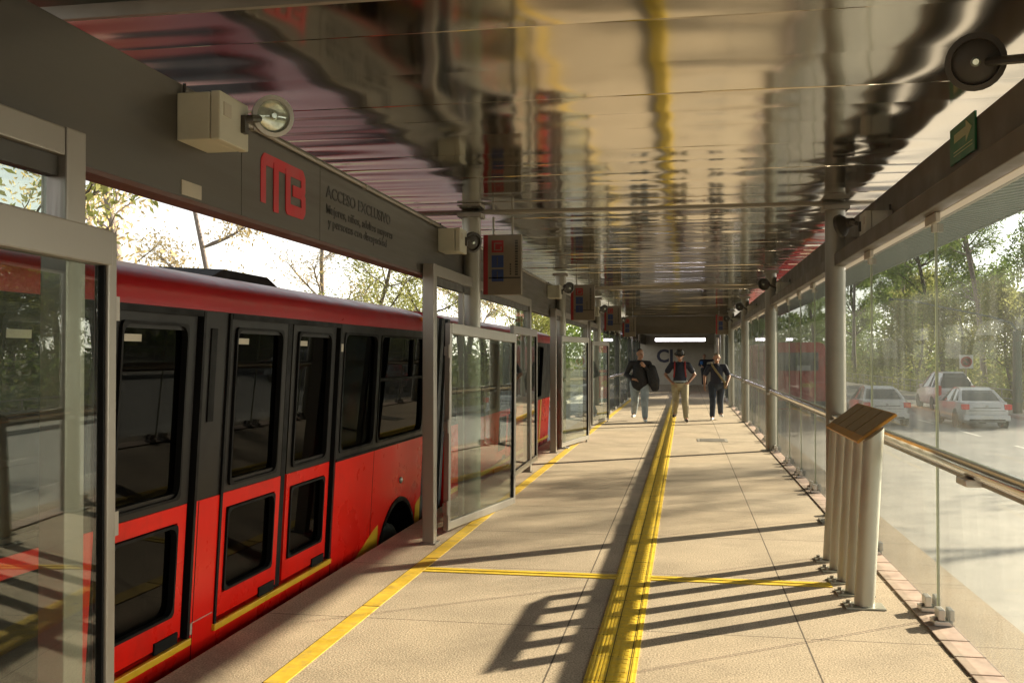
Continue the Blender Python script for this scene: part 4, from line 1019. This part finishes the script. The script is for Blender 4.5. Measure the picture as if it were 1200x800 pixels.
def person(label, loc, h, J, shirt, trousers, hair, shoes, bulk=1., sleeve=1., rz=0., extras=None, hat=False, headturn=0., nod=.0):
    """J gives elbow/wrist/knee/ankle positions for image-left (L) and image-right (R) limbs; the figure faces -y"""
    k = h / 1.75
    t = thing('person', label, 'person', loc, rz, 'people walking down the platform'); t.scale = (k, k, k)
    V = Vector; hx = .1 * bulk; shx = .19 * (.6 + .4 * bulk)
    nk = V((0, 0, 1.47)); hd = V((math.sin(headturn) * .02, -.03 - nod * .05, 1.625 - nod * .02))
    fwd = V((math.sin(headturn), -math.cos(headturn), -nod)).normalized(); up = V((0, 0, 1)); sd = fwd.cross(up).normalized(); hu = sd.cross(fwd)
    body = [(V((0, 0, .95)), V((0, .01, 1.15)), .125 * bulk, .12 * bulk), (V((0, .01, 1.15)), V((0, 0, 1.34)), .12 * bulk, .13 * (.5 + .5 * bulk)), (V((-shx * .75, 0, 1.39)), V((shx * .75, 0, 1.39)), .075, .075),
            (V((0, .01, 1.38)), V((0, -.01, 1.54)), .06, .056), (hd + hu * .03 + fwd * -.02, hd - hu * .04 + fwd * .02, .088, .068), (hd - hu * .07 + fwd * .045, hd - hu * .04 + fwd * .05, .045, .05), (hd + hu * .05, hd + hu * .05 - fwd * .03, .078, .078),
            (hd + fwd * .085 + hu * .01, hd + fwd * .105 - hu * .025, .011, .016)]
    for s in (-1, 1): body.append((hd + sd * s * .085 - hu * .01, hd + sd * s * .088 + hu * .02, .016, .018))
    sh = []; tr = []
    b_ = bulk
    tr += [(V((0, 0, .93)), V((0, 0, 1.0)), .14 * b_, .135 * b_), (V((-hx * .6, 0, .93)), V((hx * .6, 0, .93)), .12 * b_, .12 * b_)]
    sh += [(V((0, .0, 1.0)), V((0, -.01, 1.15)), .147 * b_, .142 * b_), (V((0, -.01, 1.15)), V((0, 0, 1.33)), .142 * b_, .145 * (.5 + .5 * b_)), (V((-shx * .78, 0, 1.395)), V((shx * .78, 0, 1.395)), .085, .085), (V((0, .01, 1.4)), V((0, .0, 1.46)), .08, .066)]
    shoe = []
    for sgn, q in ((-1, 'L'), (1, 'R')):
        S = V((sgn * shx, 0, 1.40)); E_, W_ = V(J['e' + q]), V(J['w' + q]); Hp = V((sgn * hx, 0, .92)); K_, A_ = V(J['k' + q]), V(J['a' + q])
        body += [(S, E_, .05, .042), (E_, W_, .042, .028), (Hp, K_, .085, .058), (K_, A_, .056, .036), (A_, A_ + V((sgn * .02, -.12, -.035)), .035, .028)]
        hdv = (W_ - E_).normalized(); hv = V(J.get('h' + q, tuple(hdv))); cu = V(J.get('c' + q, (-sgn * .8, -.3, 0)))
        body += hand(W_ + hv.normalized() * .02, hv, cu, 1 if cu.length else 1)
        tr += [(Hp, K_, .105 * (.5 + .5 * b_), .083 * (.6 + .4 * b_)), (K_, A_ + V((0, 0, .03)), .083 * (.6 + .4 * b_), .07)]
        if sleeve >= 1: sh += [(S, E_, .075, .062), (E_, E_.lerp(W_, .93), .062, .044)]
        else: sh += [(S, S.lerp(E_, sleeve), .078, .075)]
        shoe.append((A_, sgn))
    if bulk > 1.3: sh += [(V((-.04, 0, .93)), V((-.04, 0, 1.02)), .165 * bulk * .9, .16 * bulk * .9), (V((.04, 0, .93)), V((.04, 0, 1.02)), .165 * bulk * .9, .16 * bulk * .9)]
    remeshed('body', body, M['skin'], t, .0095)
    remeshed('shirt', sh, shirt, t, .014, 5); remeshed('trousers', tr, trousers, t, .014, 4)
    for A_, sgn in shoe:
        remeshed('shoe', [(A_ + V((0, .03, -.045)), A_ + V((sgn * .02, -.08, -.055)), .045, .042), (A_ + V((sgn * .02, -.08, -.055)), A_ + V((sgn * .03, -.17, -.06)), .042, .034), (A_ + V((0, .02, 0)), A_ + V((0, .02, -.03)), .048, .05)], shoes, t, .011)
    for s in (-1, 1):
        b = MB(); b.sphere(hd + fwd * .083 + sd * s * .032 + hu * .02, .0105, 8); b.build('eye', M['hairblack'], t)
    b = MB(); b.box(-.024, .024, -.004, .004, -.004, .004, 0, Matrix.Translation(hd + fwd * .094 - hu * .062) @ Matrix((( sd.x, fwd.x, hu.x, 0), (sd.y, fwd.y, hu.y, 0), (sd.z, fwd.z, hu.z, 0), (0, 0, 0, 1)))); b.build('mouth', M['strapred'], t)
    remeshed('hair', [(hd + hu * .062 - fwd * .02, hd + hu * .055 - fwd * .035, .082, .084), (hd - fwd * .055, hd + hu * .03 - fwd * .05, .062, .07)], hair, t, .012)
    if hat:
        b = MB(); b.lathe([(.135, .0), (.14, .008), (.1, .022), (.095, .07), (.075, .115), (.03, .125)], hd + hu * .055, (hu + fwd * .1), 22); b.build('hat', M['hairblack'], t, smooth=True)
    if extras: extras(t, hd, shx)
    return t
def strap(t, pts, m, w=.035):
    b = MB(); b.tube([Vector(p) for p in pts], w * .55, 8); b.build('strap', m, t, smooth=True)
def jacket(t, hd, shx):
    remeshed('jacket', [((.30, -.14, 1.28), (.36, -.1, 1.0), .10, .12), ((.36, -.1, 1.0), (.38, -.06, .82), .12, .09), ((.24, -.16, 1.22), (.3, -.15, .95), .08, .09), ((.3, -.1, .96), (.34, -.1, .80), .1, .07)], M['clothblack'], t, .016)
person('man in black sweater and pale jeans carrying a jacket on his arm', (-1.09, 24.1, 0), 1.76,
       dict(eL=(-.33, .06, 1.14), wL=(-.17, -.19, 1.03), hL=(.9, -.3, -.1), cL=(0, -.3, -1), eR=(.30, -.06, 1.13), wR=(.13, -.22, 1.33), hR=(-.5, -.2, .6), cR=(0, .6, -.3), kL=(-.12, .02, .5), aL=(-.16, .30, .17), kR=(.12, -.2, .52), aR=(.13, -.24, .10)),
       M['clothblack'], M['jeansgrey'], M['hairblack'], M['shoewhite'], 1.32, 1., 0, jacket, headturn=.6)
def pack(t, hd, shx):
    for s in (-1, 1): strap(t, [(s * .11, .10, 1.42), (s * .125, .0, 1.485), (s * .125, -.10, 1.42), (s * .13, -.145, 1.28), (s * .15, -.08, 1.1)], M['strapred'], .034)
    b = MB(); b.box(-.16, .16, .13, .28, 1.02, 1.44, .05); b.build('backpack', M['clothnavy'], t)
    b = MB(); b.lathe([(.176, -.02), (.176, .02)], (0, 0, .995), (0, 0, 1), 24); b.build('belt', M['jeansgrey'], t, smooth=True)
person('man in dark hat and khaki trousers with red backpack straps', (-.13, 24.3, 0), 1.72,
       dict(eL=(-.36, .08, 1.16), wL=(-.21, -.06, .98), hL=(.6, -.2, -.5), cL=(.3, -.4, -.5), eR=(.36, .08, 1.16), wR=(.22, -.06, .98), hR=(-.6, -.2, -.5), cR=(-.3, -.4, -.5), kL=(-.1, .03, .5), aL=(-.13, .34, .18), kR=(.12, -.2, .52), aR=(.15, -.26, .10)),
       M['clothnavy'], M['khaki'], M['hairblack'], M['shoedark'], 1.12, .62, 0, pack, hat=True, nod=.35)
def bag(t, hd, shx):
    strap(t, [(-.13, .06, 1.48), (-.12, -.09, 1.44), (-.02, -.17, 1.28), (.1, -.175, 1.12), (.2, -.1, .98)], M['straptan'], .05)
    b = MB(); b.box(.17, .27, -.1, .16, .82, 1.02, .03); b.build('bag', M['straptan'], t)
person('bald man in dark tee with olive bag strap across his chest', (.77, 25.0, 0), 1.66,
       dict(eL=(-.31, .06, 1.14), wL=(-.31, .0, .90), eR=(.32, -.02, 1.14), wR=(.25, -.2, .97), cL=(.6, -.5, 0), cR=(-.6, -.5, 0), kL=(-.11, -.17, .52), aL=(-.13, -.18, .10), kR=(.09, .04, .5), aR=(.12, .26, .16)),
       M['clothnavy'], M['jeansblue'], M['hairgrey'], M['shoewhite'], 1.15, .68, .05, bag, nod=.3)
def bluebag(t, hd, shx):
    b = MB(); b.box(-.22, -.08, -.24, -.12, 1.2, 1.38, .03); b.build('bag', M['blue'], t)
person('distant dark clothed person with a blue bag by the end wall', (1.0, 53.5, 0), 1.7,
       dict(eL=(-.27, 0, 1.16), wL=(-.16, -.15, 1.1), eR=(.4, 0, 1.42), wR=(.62, -.1, 1.5), kL=(-.06, -.02, .5), aL=(-.07, 0, .1), kR=(.07, -.02, .5), aR=(.08, .02, .1)),
       M['clothnavy'], M['clothblack'], M['hairblack'], M['shoewhite'], 1., 1., 0, bluebag)

# ------------------------------------------------------------------ light, sky, camera
DX, DY = 1.9, 1.9 * .757
sv = Vector((DX, DY, 1)).normalized()
el = math.asin(sv.z); az = math.atan2(sv.x, sv.y)
w = bpy.data.worlds.new('World'); sc.world = w; w.use_nodes = True
nt = w.node_tree; bg = nt.nodes['Background']
sky = nt.nodes.new('ShaderNodeTexSky'); sky.sky_type = 'NISHITA'; sky.sun_disc = False; sky.sun_elevation = el; sky.sun_rotation = az
sky.dust_density = 3.0; sky.air_density = 1.0; sky.ozone_density = 1.0; sky.altitude = 2000
bw = nt.nodes.new('ShaderNodeRGBToBW'); nt.links.new(sky.outputs[0], bw.inputs[0])
hz = nt.nodes.new('ShaderNodeVectorMath'); hz.operation = 'SCALE'; hz.inputs[0].default_value = (1.06, 1.0, .88); nt.links.new(bw.outputs[0], hz.inputs['Scale'])
wm = nt.nodes.new('ShaderNodeMix'); wm.data_type = 'RGBA'; wm.inputs[0].default_value = .8; nt.links.new(sky.outputs[0], wm.inputs[6]); nt.links.new(hz.outputs[0], wm.inputs[7])
nt.links.new(wm.outputs[2], bg.inputs[0]); bg.inputs[1].default_value = .135   # thin white haze over the whole sky
sl_ = bpy.data.lights.new('sun', 'SUN'); sl_.energy = 5.; sl_.angle = math.radians(.6); sl_.color = (1., .85, .63)
so = bpy.data.objects.new('sun', sl_); COL.objects.link(so); so.rotation_euler = (-sv).to_track_quat('-Z', 'Y').to_euler(); so.location = sv * 60

cam = bpy.data.cameras.new('camera'); co = bpy.data.objects.new('camera', cam); COL.objects.link(co); sc.camera = co
F = 1150.; cam.sensor_width = 36; cam.lens = F / 1200 * 36; cam.clip_end = 3000; cam.clip_start = .05
yaw = math.atan2(803 - 600, F); pit = math.atan(18 / math.hypot(F, 203))
fw = Vector((-math.sin(yaw) * math.cos(pit), math.cos(yaw) * math.cos(pit), math.sin(pit)))
co.location = (0, 0, 1.58); co.rotation_euler = fw.to_track_quat('-Z', 'Y').to_euler()

vs_ = sc.view_settings; vs_.view_transform = 'Standard'; vs_.look = 'None'; vs_.exposure = 1.5; vs_.gamma = 1.; vs_.use_curve_mapping = False
cy = sc.cycles; cy.use_denoising = True; cy.max_bounces = 10; cy.transparent_max_bounces = 40; cy.diffuse_bounces = 4; cy.glossy_bounces = 6; cy.sample_clamp_indirect = 8.; cy.caustics_reflective = False
